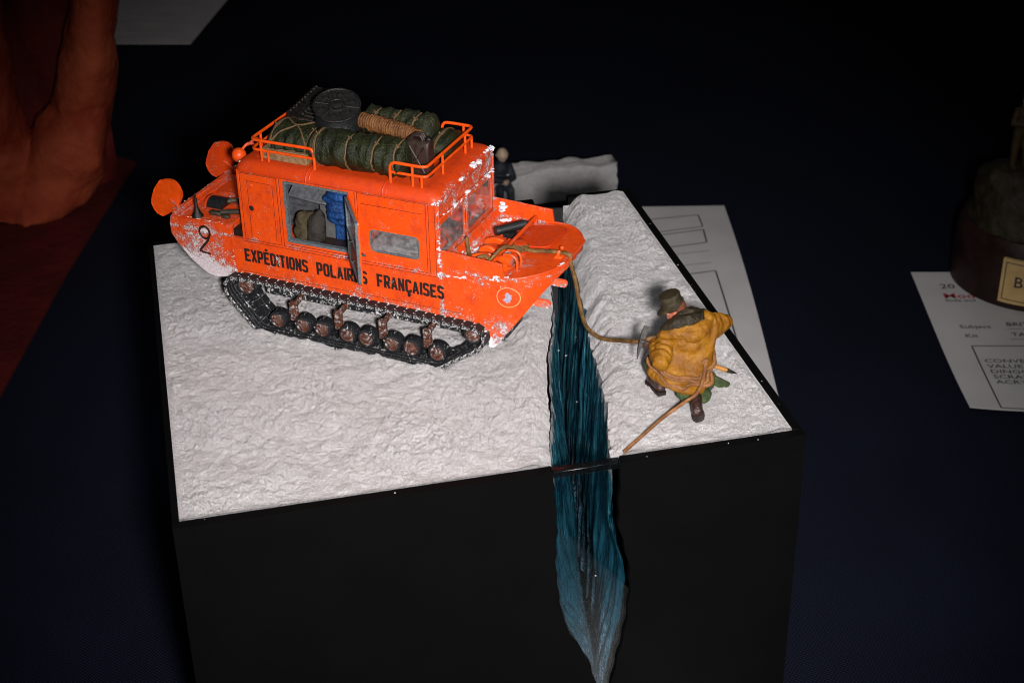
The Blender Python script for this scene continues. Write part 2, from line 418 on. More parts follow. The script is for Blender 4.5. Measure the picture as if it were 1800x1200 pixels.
def blend(name, bm, vox, smooth=4, fac=.5, disp=None):
    """Fuse overlapping volumes into one continuous skin."""
    me = bpy.data.meshes.new('tmp'); bm.to_mesh(me); bm.free()
    o = bpy.data.objects.new('tmp', me); col.objects.link(o)
    md = o.modifiers.new('r', 'REMESH'); md.mode = 'VOXEL'; md.voxel_size = vox
    if smooth:
        sm = o.modifiers.new('s', 'SMOOTH'); sm.factor = fac; sm.iterations = smooth
    dg = bpy.context.evaluated_depsgraph_get(); dg.update()
    m2 = bpy.data.meshes.new_from_object(o.evaluated_get(dg))
    bpy.data.objects.remove(o); bpy.data.meshes.remove(me)
    b = bmesh.new(); b.from_mesh(m2); bpy.data.meshes.remove(m2)
    if disp:
        b.normal_update()
        mv = [(v, v.normal.copy() * disp(v.co)) for v in b.verts]
        for v, d in mv: v.co += d
    return b
def fbm(p, s, o=4): return mnoise.fractal(Vector(p) * s, 1.0, 2.0, o)

# 2-D value noise in numpy for the snow
def vnoise(x, y, seed):
    r = np.random.default_rng(seed); G = r.random((256, 256))
    xi = np.floor(x).astype(int); yi = np.floor(y).astype(int); xf = x - xi; yf = y - yi
    xf = xf * xf * xf * (xf * (xf * 6 - 15) + 10); yf = yf * yf * yf * (yf * (yf * 6 - 15) + 10)
    g = lambda a, b: G[a % 256, b % 256]
    return (g(xi, yi) * (1 - xf) + g(xi + 1, yi) * xf) * (1 - yf) + (g(xi, yi + 1) * (1 - xf) + g(xi + 1, yi + 1) * xf) * yf
def sfbm(x, y, f, o, seed, rough=.55):
    a = 1.; t = 0.; tot = 0.
    for k in range(o):
        t = t + a * (vnoise(x * f + 17 * k, y * f + 31 * k, seed + k) - .5); tot += a; a *= rough; f *= 2.03
    return t / tot * 2
def raw(name, verts, faces, mat, parent=None, smooth=True):
    me = bpy.data.meshes.new(name); me.vertices.add(len(verts)); me.vertices.foreach_set('co', np.asarray(verts, dtype=np.float32).ravel())
    f = np.asarray(faces, dtype=np.int32); me.loops.add(f.size); me.loops.foreach_set('vertex_index', f.ravel())
    me.polygons.add(len(f)); me.polygons.foreach_set('loop_start', np.arange(0, f.size, f.shape[1], dtype=np.int32))
    me.update(calc_edges=True); me.validate()
    me.polygons.foreach_set('use_smooth', np.full(len(f), smooth)); me.materials.append(mat)
    o = bpy.data.objects.new(name, me); col.objects.link(o)
    if parent is not None: o.parent = parent
    return o
def grid_faces(nx, ny):
    i = np.arange(nx - 1)[:, None]; j = np.arange(ny - 1)[None, :]
    a = (i * ny + j).ravel(); return np.stack([a, a + ny, a + ny + 1, a + 1], 1)

# ------------------------------------------------------------------ the setting: table, snow, crevasse
bm = NB()
nx = 60
for i in range(nx + 1):
    for j in range(nx + 1):
        x = -700 + 1700 * i / nx; y = -300 + 2000 * j / nx
        dz = 1.2 * mnoise.noise(Vector((x * .006, y * .006, 3))) if (y > 330 or x < -90 or x > 420) else 0
        bm.verts.new((x, y, TABLE + min(0, dz)))
bm.verts.ensure_lookup_table()
for i in range(nx):
    for j in range(nx):
        a = i * (nx + 1) + j; bm.faces.new([bm.verts[k] for k in (a, a + nx + 1, a + nx + 2, a + 1)])
tag(obj('table', bm, CLOTH), kind='structure')

BX, BY = 162.0, 155.8
EL = np.array([(-4, 95.0), (0, 95.6), (20, 100.1), (34, 103.6), (50, 106.8), (65, 111.7), (80, 117), (100, 121.5), (125, 126.5), (160, 131)])
ER = np.array([(-4, 111.2), (0, 111.4), (30, 119.1), (52, 122.8), (72, 125.9), (93, 130.2), (116, 133.7), (134, 135.5), (145, 138.5), (160, 141.5)])
def eL(y): return np.interp(y, EL[:, 0], EL[:, 1]) + 1.0 * sfbm(y, y * 0 + 3, .16, 3, 5)
def eR(y): return np.interp(y, ER[:, 0], ER[:, 1]) + 1.1 * sfbm(y, y * 0 + 9, .16, 3, 8)
# packed snow under the tracks and along them
def veh_sl(x, y):
    dx, dy = x - OV[0], y - OV[1]; return dx * U_[0] + dy * U_[1], dx * N_[0] + dy * N_[1]
def snow_z(x, y, right):
    k = .45 + .9 * np.clip(.5 + 1.6 * sfbm(x, y, .05, 3, 81), 0, 1)
    z = 1.1 * sfbm(x, y * 1.15, .07, 3, 11) + .7 * sfbm(x, y * 1.1, .22, 3, 21, .55) + k * (.55 * sfbm(x, y, .62, 2, 41, .6) + .85 * np.clip(sfbm(x, y, 1.5, 2, 51, .55) + .10, 0, 1))
    if right: z = z * (1 - .85 * np.exp(-(((x - 142) / 13) ** 2 + ((y - 20) / 13) ** 2))) - .0
    if not right:
        s, l = veh_sl(x, y)
        for c in (6.5, 35.5):
            lane = np.clip(1 - (np.abs(l - c) - 6.2) / 1.6, 0, 1) * np.clip(1 - (np.abs(s + 1) - 31) / 3, 0, 1)
            z = z * (1 - lane) + lane * -.35
            bank = np.exp(-((np.abs(l - c) - 8.2) / 1.5) ** 2) * np.clip(1 - (np.abs(s) - 31) / 4, 0, 1)
            z = z + bank * (1.0 + .7 * sfbm(x, y, .5, 2, 71))
    return z
def snow_block(name, right):
    ny = 460; nxx = 330 if not right else 150
    ys = np.linspace(0, BY, ny); tt = np.linspace(0, 1, nxx)
    L = (np.zeros(ny) if not right else eR(ys)); Rr = (eL(ys) if not right else np.full(ny, BX))
    X = L[None, :] + (Rr - L)[None, :] * tt[:, None]; Y = np.broadcast_to(ys[None, :], X.shape).copy()
    Z = snow_z(X, Y, right)
    # the casting frame leaves a thin flat margin along the outer edges, and a rolled lip at the crevasse
    d = np.minimum(Y, BY - Y); d = np.minimum(d, (X if not right else BX - X))
    flat = np.clip((d - .5) / 1.6, 0, 1); flat = flat * flat * (3 - 2 * flat)
    Z = Z * flat + (1 - flat) * .25
    if right:
        Z = Z + .9 * np.exp(-((BX - X - 3.2) / 2.2) ** 2) * np.clip((X - eR(Y)) / 6, 0, 1) * (0.7 + .6 * sfbm(X, Y, .3, 2, 91))
    dc = (Rr[None, :] - X) if not right else (X - L[None, :])
    deep = 2.0 + (4.5 * np.clip((Y - 25) / 40, 0, 1) if right else 1.0); lip = np.clip(dc / (4.5 + .5 * deep), 0, 1); Z = Z - (1 - lip) ** 2 * deep + .8 * np.exp(-((dc - 6) / 3.0) ** 2)
    verts = np.stack([X, Y, Z], -1).reshape(-1, 3); faces = grid_faces(nxx, ny)
    vs = [verts]; fs = [faces]; base = len(verts)
    idx = np.arange(nxx * ny).reshape(nxx, ny)
    for line, rev in ((idx[:, 0], 0), (idx[:, -1], 1), (idx[0, :] if not right else idx[-1, :], 1 if not right else 0)):
        low = verts[line].copy(); low[:, 2] = -2.6
        n = len(line); li = base + np.arange(n); base += n; vs.append(low)
        q = np.stack([line[:-1], line[1:], li[1:], li[:-1]], 1); fs.append(q if not rev else q[:, ::-1])
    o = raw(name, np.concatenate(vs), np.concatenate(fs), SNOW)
    edge = verts[idx[-1, :]] if not right else verts[idx[0, :]]
    return o, edge
snowL, edgeL = snow_block('snow_ground', False); tag(snowL, kind='structure')
snowR, edgeR = snow_block('snow_ground', True); tag(snowR, kind='structure')
LFL = np.array([(0, 95.3), (-7, 95.4), (-18, 96.3), (-30, 95.8), (-40, 96.6), (-47, 97.6), (-55, 99.6), (-62, 103.2), (-67, 105.6), (-75, 107.5), (-96, 109.2)])
LFR = np.array([(0, 113.6), (-10, 113.3), (-20, 113.2), (-34, 116.4), (-41, 117.1), (-54, 116.3), (-62, 114.9), (-68, 113.7), (-76, 112.2), (-96, 110.2)])
def leafL(z): return np.interp(-z, -LFL[:, 0], LFL[:, 1])
def leafR(z): return np.interp(-z, -LFR[:, 0], LFR[:, 1])
def seam(y): return np.interp(y, [0, 50, 100, 160], [108.6, 119.2, 126, 136])
ZB = -72.0
def wall(name, edge, right):
    nz = 90; k = len(edge); tz = np.linspace(0, 1, nz) ** 1.15
    out = np.zeros((k, nz, 3))
    for j in range(nz):
        z = edge[:, 2] * (1 - tz[j]) + (-96) * tz[j]; y = edge[:, 1]
        t = np.clip(y / 45, 0, 1); t = t * t * (3 - 2 * t)
        fr = np.clip(-z / -ZB, 0, 1)
        sgn = 1 if right else -1
        vx = edge[:, 0] + (seam(y) + sgn * (.5 + 2.2 * t * np.clip(fr, 0, 1) ** 4) - edge[:, 0]) * fr ** (1.35 if right else .9)
        lx = (leafR(z) - leafR(0 * z) if right else leafL(z) - leafL(0 * z)) + edge[:, 0]
        lx = np.where(right, np.maximum(lx, 110.0), np.minimum(lx, 109.0)) if False else lx
        x = lx * (1 - t) + vx * t
        amp = np.clip(tz[j] * 9, 0, 1)
        x = x + amp * (1.1 * sfbm(y + z * .10, z * .10, .22, 3, 101 if right else 131) + .45 * sfbm(y + z * .12, z * .16, .8, 3, 151))
        out[:, j, 0] = x; out[:, j, 1] = y; out[:, j, 2] = z
    return raw(name, out.reshape(-1, 3), grid_faces(k, nz), ICE)
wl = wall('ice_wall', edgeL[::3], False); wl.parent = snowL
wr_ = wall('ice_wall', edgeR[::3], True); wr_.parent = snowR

# ------------------------------------------------------------------ black plinth with the clear crevasse window
plinth = empty('display_plinth', (BX / 2, BY / 2, TABLE))
tag(plinth, 'tall square black acrylic plinth with a leaf shaped window onto the blue crevasse', 'plinth')
def pobj(name, bm, mat): return obj(name, bm, mat, plinth, off=(BX / 2, BY / 2, TABLE))
T = 3.0; x0, x1 = -T + 1.2, BX + T; top = -.05
zs = list(np.linspace(top, -94, 40))
lf = [(float(leafL(z)) + .25 * math.sin(z * .9), z) for z in zs]; rf = [(float(leafR(z)) + .25 * math.sin(z * .7 + 1), z) for z in zs]
fy = lambda a, b, d: Vector((a, -T + d * 1.0, b))
bm = NB(); plate(bm, [(x0, top), (lf[0][0], top)] + lf[1:] + [(109.6, -97), (109.6, TABLE), (x0, TABLE)], [], T - .15, fy); pobj('front_panel', bm, PLINTHM)
bm = NB(); plate(bm, [(x1, TABLE), (109.65, TABLE), (109.65, -97)] + rf[::-1] + [(x1, top)], [], T - .15, fy); pobj('front_panel', bm, PLINTHM)
bm = NB(); plate(bm, [(a - .6, b) for a, b in lf[1:]] + [(109.6, -97)] + [(a + .6, b) for a, b in rf[::-1]] + [(rf[0][0] + .6, top - .02), (lf[0][0] - .6, top - .02)], [], .8, lambda a, b, d: Vector((a, -.12 - 1.9 + d, b)))
cw = pobj('crevasse_window', bm, ACRYLIC)
bm = NB(); b2(bm, float(leafL(0)) + .1, float(leafR(0)) - .1, -2.9, -.25, -2.1, -.2, .1); obj('window_top_edge', bm, glass('smoky_acrylic_edge', (.36, .40, .42), .30), cw, off=(BX / 2, BY / 2, TABLE))
bm = NB(); b2(bm, x0 - .01, -.15, 0.0, BY + T, TABLE, -1.5, .15); pobj('side_panel', bm, PLINTHM)
bm = NB(); b2(bm, BX + .12, x1 + .01, 0.0, BY + T, TABLE, top, .2); pobj('side_panel', bm, PLINTHM)
bm = NB(); b2(bm, 0, 130, BY + .15, BY + T - .02, TABLE, top + .1, .2); pobj('back_panel', bm, PLINTHM)
bm = NB(); b2(bm, 142.2, BX, BY + .15, BY + T - .02, TABLE, top + .1, .2); pobj('back_panel', bm, PLINTHM)
# crumbs of snow lying on the rim, in the crevasse and on the ice
bm = NB()
for k in range(11):
    if k < 6: p = (random.uniform(BX + .6, BX + 2.6), random.uniform(2, BY), top + .1)
    elif k < 8: p = (random.uniform(2, 92), random.uniform(-2.6, -.6), top + .1)
    else: p = (random.uniform(114, 160), random.uniform(-2.6, -.6), top + .1)
    ball(bm, p, random.uniform(.07, .2), 1)
o = obj('snow_crumbs', bm, SNOWCRUST); tag(o, 'loose white snow crumbs scattered along the black plinth rim', 'snow', kind='stuff')
def bvh_of(o):
    me = o.data; return BVHTree.FromPolygons([v.co for v in me.vertices], [tuple(p.vertices) for p in me.polygons])
trees = [bvh_of(wl), bvh_of(wr_)]
bm = NB()
for px_, py_ in ((1013, 592), (969, 605), (982, 616), (995, 625), (1014, 706), (1030, 990), (1047, 1011)):
    best = None
    for t in trees:
        h = t.ray_cast(Vector(CAM), Vector(wray((px_, py_))).normalized())
        if h[0] is not None and (best is None or h[3] < best[3]): best = h
    if best: ball(bm, best[0], random.uniform(.25, .45), 1, (1, .8, .8))
o = obj('ice_flecks', bm, SNOWCRUST, snowR); tag(o, kind='stuff')

# ------------------------------------------------------------------ the orange tracked vehicle
veh = empty('tracked_vehicle', V(0, LC, 0), YAW)
tag(veh, 'orange amphibious tracked snow vehicle with cab, roof rails and open side door', 'snow vehicle')
VO = (0, LC, 0)
def vobj(name, bm, mat, parent=None, **k): return obj(name, bm, mat, parent or veh, off=VO, **k)
# hull: stations s, half width at the deck, half width at the bottom, bottom z, top z
ST = [(-37.6, 19, 18.8, 16.6, 29.2), (-20, 19, 18.8, 16.5, 29.2), (10, 19, 18.8, 16.2, 29.2), (29.5, 19, 18.8, 16, 29.2), (37, 19, 18.8, 16.2, 30.3), (40, 19, 18.8, 16.1, 30.8),
      (42, 19, 18.8, 15.4, 31.1), (43.5, 19, 18.7, 13.9, 31.3), (44.2, 19, 18.5, 11.6, 31.45), (44.6, 19, 18.3, 9.2, 31.5), (45.3, 19, 18.1, 9.0, 31.6),
      (48, 18.95, 17.6, 12.6, 31.95), (51, 18.5, 16.9, 16.6, 32.3), (53.5, 17.7, 16.0, 20.0, 32.6), (56, 16.2, 14.6, 23.6, 32.9), (58, 14.4, 12.8, 26.4, 33.1), (60, 11.9, 10.6, 28.9, 33.3), (61.6, 9.0, 8.2, 30.6, 33.5), (62.6, 6.6, 6.2, 31.6, 33.6)]
SA = np.array(ST)
def hull_l(s, z):
    wt, wb, b, t = (np.interp(s, SA[:, 0], SA[:, k]) for k in range(1, 5)); f = np.clip((z - b) / max(t - b, .1), 0, 1)
    return LC - (wb + (wt - wb) * f)
bm = NB()
loops = []
for s, wt, wb, b, t in ST:
    n = 6; L = [(s, LC - (wb + (wt - wb) * k / n), b + (t - b) * k / n) for k in range(n + 1)]
    Rr = [(s, LC + (wb + (wt - wb) * k / n), b + (t - b) * k / n) for k in range(n, -1, -1)]
    loops.append(L + Rr)
loft(bm, loops); hull = vobj('hull', bm, ORANGE)
bm = NB()
rim = [(s, LC - wt, t) for s, wt, wb, b, t in ST if s > 47] ; rim = rim + [(p[0], 2 * LC - p[1], p[2]) for p in rim[::-1]]
tube(bm, crom([(a, b - .02 if b < LC else b + .02, c) for a, b, c in rim], 4), .32, 8); vobj('deck_rim', bm, ORANGE_SNOWY)
bm = NB(); b2(bm, -36, 44, 14, 28, 4.5, 16.4, .6); b2(bm, -34, 40, 13.6, 28.4, 8, 15, .4); vobj('lower_hull', bm, tread_mat('snow_and_shade_underside', .515))  # more black among the snow: shade under the hull put into the colour
# stern float
PR = [(-58.4, 32.9), (-59.2, 30), (-59.1, 26.6), (-57.2, 23.6), (-53.5, 19.4), (-50, 16.6), (-47.5, 15.1), (-44.6, 14.5), (-41.5, 15.2), (-38.6, 17.0), (-37.7, 22), (-37.6, 33.0)]
bm = NB(); plate(bm, PR, [], 38.0, lambda a, b, d: Vector((a, 2 + d, b))); 
bmesh.ops.bevel(bm, geom=[e for e in bm.edges if e.calc_face_angle(0) > 1.0], offset=.35, segments=2, affect='EDGES')
vobj('stern_float', bm, ORANGE_SNOWY)
bm = NB(); b2(bm, -58.3, -56.6, 2.6, 39.4, 32.7, 33.9, .3); b2(bm, -55.6, -54.9, 3, 39, 32.8, 33.4, .2); b2(bm, -57, -38.4, 38.6, 39.5, 32.8, 33.8, .2); vobj('stern_lip', bm, ORANGE_SNOWY)
bm = NB(); b2(bm, -37.7, -33.6, 3.2, 38.8, 28.6, 31.4, .1); vobj('rear_well', bm, DARKMETAL)
# stern fittings
bm = NB(); lathe(bm, [(1.9, 0), (1.7, .5), (1.05, 1.5), (.5, 3), (.38, 5.6), (.15, 7.4)], Matrix.Translation((-50.2, 4.0, 32.9)), 16); vobj('antenna_base', bm, DARKMETAL)
bm = NB()
lp = []
for a in range(9):
    t = PI * a / 8; lp.append((math.cos(t) * 3.0, math.sin(t) * 2.4))
loft(bm, [[(-51.5 + dx, 13 + y, 32.95 + z) for y, z in lp] for dx in (0, .25, 5.6, 5.9)]); vobj('vent_cowl', bm, RUBBER)
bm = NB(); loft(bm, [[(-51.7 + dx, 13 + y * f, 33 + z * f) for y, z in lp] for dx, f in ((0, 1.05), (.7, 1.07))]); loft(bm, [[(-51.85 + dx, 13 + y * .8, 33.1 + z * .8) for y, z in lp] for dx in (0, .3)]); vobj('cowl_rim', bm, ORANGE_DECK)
bm = NB(); tube(bm, crom([(-46, 14, 34), (-43, 15.5, 34.2), (-36, 17.5, 34.3)], 5), .75, 8); vobj('hose', bm, simple('olive_hose', (.035, .028, .012), .6, .4, 1))
bm = NB(); b2(bm, -47.5, -43.5, 5.6, 7.6, 32.9, 34.2, .4); b2(bm, -42.8, -40.2, 5.0, 6.6, 32.9, 34.0, .3); tube(bm, crom([(-44, 7.2, 33.8), (-40, 8.6, 34.0), (-35.5, 9.8, 34.2)], 5), .8, 8); vobj('exhaust_pipe', bm, simple('sooty_pipe', (.024, .019, .011), .6, .5, 1))
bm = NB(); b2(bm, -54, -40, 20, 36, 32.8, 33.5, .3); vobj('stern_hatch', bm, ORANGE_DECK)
# rudders swung up
near_px = [(120, 405), (165, 405), (205, 420), (240, 460), (262, 515), (258, 555), (235, 600), (190, 645), (150, 668), (120, 675), (85, 660), (55, 625), (36, 575), (40, 525), (58, 470), (85, 425)]
poly = [lv(260 + x * .23328, 220 + y * .23333, 5.0) for x, y in near_px]
def rudder(l, ds=0., dz=0.):
    b = NB(); P = [Vector((s + ds, z + dz, 0)) for s, z in crom([(a, c, 0) for a, c in poly], 3, True) for _ in ()] if False else [(p.x + ds, p.y + dz) for p in crom([(a, c, 0) for a, c in poly], 3, True)]
    plate(b, P, [], .9, lambda a, c, d: Vector((a, l - .45 + d, c)))
    bmesh.ops.bevel(b, geom=[e for e in b.edges if e.calc_face_angle(0) > 1.0], offset=.22, segments=2, affect='EDGES')
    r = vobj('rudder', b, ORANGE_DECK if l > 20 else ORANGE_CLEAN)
    b = NB(); cx, cz = poly[6][0] + ds, poly[6][1] + dz
    tube(b, crom([(cx - 2.6, l - .7, cz + 1.6), (cx - .6, l - .9, cz + .8), (cx + 1.4, l - .6, cz - 1.6), (-57.6, l, 33.2)], 5), .5, 8)
    box(b, (-57.6, l, 33.6), (2.2, 1.8, 1.8), .2); tube(b, [(-57.6, l - 1.4, 34), (-57.6, l + 1.4, 34)], .5, 8)
    vobj('bracket', b, ORANGE_SNOWY, r)
rudder(5.0); fs, fz = lv(390, 279, 34.0); ns, nz_ = lv(295, 346, 5.0); rudder(34.0, fs - ns, fz - nz_)

# cab walls with real openings
DOOR = (-18.3, 2.4, 31.4, 50.2); WIN = (8.3, 23.9, 33.1, 40.2)
fl = lambda l: (lambda a, b, d: Vector((a, l + d, b)))
bm = NB(); plate(bm, [(-33.7, 28.9), (29.7, 28.9), (29.7, 51.4), (-33.7, 51.4)], [rrect(*DOOR, .3, 2), rrect(*WIN, 1.6, 4)], .7, fl(2.0))
for a0, a1, c0, c1 in ((-33.6, 29.6, 28.9, 29.35), (-33.6, 29.6, 50.7, 51.2), (-33.6, -32.9, 29.4, 50.7), (-20.6, -19.9, 29.4, 50.7), (4.4, 4.9, 29.4, 50.7), (26.2, 26.8, 29.4, 50.7), (28.9, 29.6, 29.4, 50.7), (-30.9, -30.6, 30.6, 48.5), (-22.6, -22.3, 30.6, 48.5), (6.2, 25, 47.6, 47.9), (-31.2, -22, 48.4, 48.7)):
    b2(bm, a0, a1, 1.86, 2.1, c0, c1, .04)
for a in np.arange(-32, 29, 2.2):
    for z in (29.9, 50.2):
        if not (DOOR[0] - 1 < a < DOOR[1] + 1 and z > 40): ball(bm, (a, 1.95, z), .13, 1)
for z in np.arange(31, 50, 2.4):
    for a in (-33.25, -20.25, 4.65, 26.5): ball(bm, (a, 1.86, z), .13, 1)
b2(bm, -18.6, 2.8, 1.75, 2.1, 30.5, 31.2, .1)
nearwall = vobj('cab_side_wall', bm, ORANGE)
def ring(b, outer, inner, fn, th): plate(b, outer, [inner], th, fn)
bm = NB(); ring(bm, rrect(DOOR[0] - .1, DOOR[1] + .1, DOOR[2] - .1, DOOR[3] + .1, .4, 2), rrect(DOOR[0] + .75, DOOR[1] - .3, DOOR[2] + .75, DOOR[3] - .5, .3, 2), fl(1.7), 1.3); vobj('door_frame', bm, FRAMEG, nearwall)
bm = NB(); ring(bm, rrect(WIN[0] - .55, WIN[1] + .55, WIN[2] - .55, WIN[3] + .55, 2.0, 4), rrect(*WIN, 1.6, 4), fl(1.72), .5); w1 = vobj('window_frame', bm, ORANGE_CLEAN, nearwall)
bm = NB(); ring(bm, rrect(WIN[0] - .1, WIN[1] + .1, WIN[2] - .1, WIN[3] + .1, 1.65, 4), rrect(WIN[0] + .45, WIN[1] - .45, WIN[2] + .45, WIN[3] - .45, 1.3, 4), fl(2.1), .4); vobj('window_seal', bm, FRAMEG, nearwall)
bm = NB(); plate(bm, rrect(WIN[0] + .1, WIN[1] - .1, WIN[2] + .1, WIN[3] - .1, 1.5, 4), [], .2, fl(2.3)); vobj('window_pane', bm, CABGLASS, nearwall)
bm = NB(); ring(bm, [(1.25 * math.cos(t) - 29.6, 1.25 * math.sin(t) + 40) for t in np.linspace(0, 2 * PI, 20, False)], [(.85 * math.cos(t) - 29.6, .85 * math.sin(t) + 40) for t in np.linspace(0, 2 * PI, 20, False)], fl(1.6), .5); vobj('port_ring', bm, ORANGE_SNOWY, nearwall)
bm = NB(); lathe(bm, [(.86, 0), (.86, .2)], axis_m((-29.6, 2.0, 40), (0, -1, 0)), 20); vobj('port_hole', bm, BLACKP, nearwall)
bm = NB(); b2(bm, -30.6, -28.6, 1.7, 2.05, 46.0, 47.6, .15); vobj('rear_reflector', bm, ORANGE_SNOWY, nearwall)
bm = NB(); plate(bm, [(-33.7, 28.9), (29.7, 28.9), (29.7, 51.4), (-33.7, 51.4)], [rrect(*DOOR, .3, 2), rrect(*WIN, 1.6, 4)], .7, fl(39.3)); fw = vobj('cab_side_wall', bm, ORANGE)
bm = NB(); b2(bm, DOOR[0] - .1, DOOR[1] + .1, 39.5, 40.2, DOOR[2] - .1, DOOR[3] + .1, .1); vobj('door_panel', bm, ORANGE, fw)
bm = NB(); plate(bm, rrect(WIN[0] - .1, WIN[1] + .1, WIN[2] - .1, WIN[3] + .1, 1.6, 4), [], .2, fl(39.6)); vobj('window_pane', bm, CABGLASS, fw)
bm = NB(); b2(bm, -33.7, -33.0, 2.72, 39.28, 28.9, 51.4, .05); vobj('cab_rear_wall', bm, ORANGE)
WS = [(3.5, 19.5, 34.3, 44.2), (21.6, 38.4, 34.3, 44.2)]
fs_ = lambda a, b, d: Vector((29.0 + d, a, b))
bm = NB(); plate(bm, [(2.72, 28.9), (39.28, 28.9), (39.28, 51.4), (2.72, 51.4)], [rrect(*k, .5, 2) for k in WS], .75, fs_)
b2(bm, 29.6, 30.3, 2.3, 39.7, 45.9, 46.5, .1); b2(bm, 29.6, 30.1, 20.1, 21.0, 33.6, 45.8, .1); b2(bm, 29.6, 30.05, 2.2, 3.0, 29.2, 51, .1); b2(bm, 29.6, 30.05, 39, 39.8, 29.2, 51, .1)
for l in np.arange(4, 39, 2.1): ball(bm, (29.8, l, 47.3), .14, 1); ball(bm, (29.8, l, 45.2), .14, 1)
fwall = vobj('cab_front_wall', bm, ORANGE)
for k in WS:
    bm = NB(); plate(bm, rrect(k[0] - .1, k[1] + .1, k[2] - .1, k[3] + .1, .5, 2), [], .2, lambda a, b, d: Vector((29.3 + d, a, b))); vobj('windscreen_pane', bm, CABGLASS, fwall)
bm = NB(); b2(bm, 28.4, 28.95, 2.9, 39.1, 44.3, 51.2); b2(bm, -32.9, 28.3, 38.6, 39.2, 40.5, 51.2); b2(bm, -32.9, 28.3, 2.9, 3.1, 50.4, 51.2); b2(bm, -32.95, -32.7, 3, 39, 29.3, 51.2); b2(bm, -32.6, 28.3, 3.2, 38.5, 50.7, 51.3); vobj('cab_lining', bm, GREYD)
# rounded roof
bm = NB(); loops = []
for z, ins in ((50.9, .25), (51.3, 0), (52.1, .05), (52.9, .45), (53.6, 1.15), (54.1, 2.2), (54.35, 3.4)):
    loops.append([(a, b, z) for a, b in rrect(-34.2 + ins, 30.4 - ins, 1.5 + ins, 40.5 - ins, 2.6, 5)])
loft(bm, loops)
for s in (-33.2, -10.4, 13.2): pass
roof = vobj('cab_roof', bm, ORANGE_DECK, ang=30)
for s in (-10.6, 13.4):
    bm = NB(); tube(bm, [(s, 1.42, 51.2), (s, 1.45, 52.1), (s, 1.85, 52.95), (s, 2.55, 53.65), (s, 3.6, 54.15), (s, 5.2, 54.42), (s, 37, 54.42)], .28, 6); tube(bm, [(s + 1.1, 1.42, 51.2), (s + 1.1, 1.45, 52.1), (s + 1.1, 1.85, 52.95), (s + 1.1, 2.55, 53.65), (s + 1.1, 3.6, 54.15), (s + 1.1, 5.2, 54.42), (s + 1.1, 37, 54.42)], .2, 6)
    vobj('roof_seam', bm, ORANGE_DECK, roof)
# open door: hinged at its front edge, swung out past square
HNG = Vector((2.6, 1.5)); DIR = Vector((11.5, -15.1)).normalized(); DL = 18.9; NRM = Vector((DIR.y, -DIR.x))
def dpt(a, b, d): q = HNG + DIR * a + NRM * d; return Vector((q.x, q.y, b))
bm = NB(); plate(bm, rrect(0.3, DL, 30.6, 50.0, .8, 3), [rrect(2.2, DL - 1.8, 41.5, 48.4, .6, 2)], .45, dpt); door = vobj('open_door', bm, ORANGE_CLEAN)
bm = NB(); plate(bm, rrect(.5, DL - .2, 30.9, 49.8, .7, 3), [rrect(1.9, DL - 1.5, 41.1, 48.8, .7, 3), rrect(1.9, DL - 1.5, 32.4, 39.9, .5, 2)], .75, lambda a, b, d: dpt(a, b, .46 + d)); vobj('inner_frame', bm, FRAMEG, door)
bm = NB(); plate(bm, rrect(1.95, DL - 1.6, 32.45, 39.8, .5, 2), [], .35, lambda a, b, d: dpt(a, b, .47 + d)); vobj('door_card', bm, BROWNP, door)
bm = NB(); plate(bm, rrect(2, DL - 1.6, 41.3, 48.6, .6, 2), [], .15, lambda a, b, d: dpt(a, b, .5 + d)); vobj('door_pane', bm, CABGLASS, door)
bm = NB(); tube(bm, [dpt(12.5, 41.6, 1.1), dpt(12.5, 41.6, 2.1), dpt(12.5, 35.5, 2.1), dpt(12.5, 35.5, .8)], .3, 8); tube(bm, [dpt(15.6, 38.5, -.1), dpt(15.6, 38.5, -1.5), dpt(14.2, 37.6, -1.7)], .33, 8); vobj('door_handle', bm, STEEL, door)
bm = NB()
for z in (33.5, 47.5): tube(bm, [(2.45, 1.5, z - .8), (2.45, 1.5, z + .8)], .4, 8)
vobj('hinge', bm, ORANGE_CLEAN, door)

# splash boards and foredeck
for l in (2.25, 39.2):
    bm = NB(); plate(bm, [(30.1, 29.0), (49.2, 31.6), (48.6, 36.0), (30.1, 36.9)], [], .55, fl(l)); 
    b2(bm, 47.9, 48.5, l - .25 if l < 20 else l - .3, l + .85 if l < 20 else l + .7, 31.7, 36.0, .08)
    if l > 20:
        for a0, a1, c0, c1 in ((44.4, 47.2, 34.9, 35.2), (44.4, 44.8, 31.6, 34.8), (46.8, 47.2, 31.6, 34.8)): b2(bm, a0, a1, l - .22, l + .1, c0, c1)
    vobj('splash_board', bm, ORANGE)
    bm = NB(); tube(bm, [(30.1, l + .27, 36.95), (48.6, l + .27, 36.05)], .36, 8); vobj('board_edge', bm, ORANGE_SNOWY)
bm = NB(); plate(bm, [(2.9, 29.4), (39.1, 29.4), (39.1, 33.8), (2.9, 33.8)], [], .4, lambda a, b, d: Vector((30.4 + d + (33.8 - b) * .75, a, b))); vobj('dash_slope', bm, ORANGE_SNOWY)
bm = NB(); plate(bm, rrect(43.6, 54.6, 21.6, 35.4, 2.4, 4), [], .55, lambda a, b, d: Vector((a, b, 32.35 + (a - 48) * .12 + d)))
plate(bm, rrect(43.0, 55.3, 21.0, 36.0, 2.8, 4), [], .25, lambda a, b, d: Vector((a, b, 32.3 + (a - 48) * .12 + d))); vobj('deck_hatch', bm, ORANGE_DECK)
bm = NB(); tube(bm, [(43.8, 4.2, 34.0), (44.2, 37.2, 34.2)], .55, 8); b2(bm, 43.4, 44.4, 3.4, 4.6, 31.4, 34.4, .1); b2(bm, 43.7, 44.7, 36.8, 37.8, 31.4, 34.6, .1); vobj('deck_bar', bm, ORANGE_SNOWY)
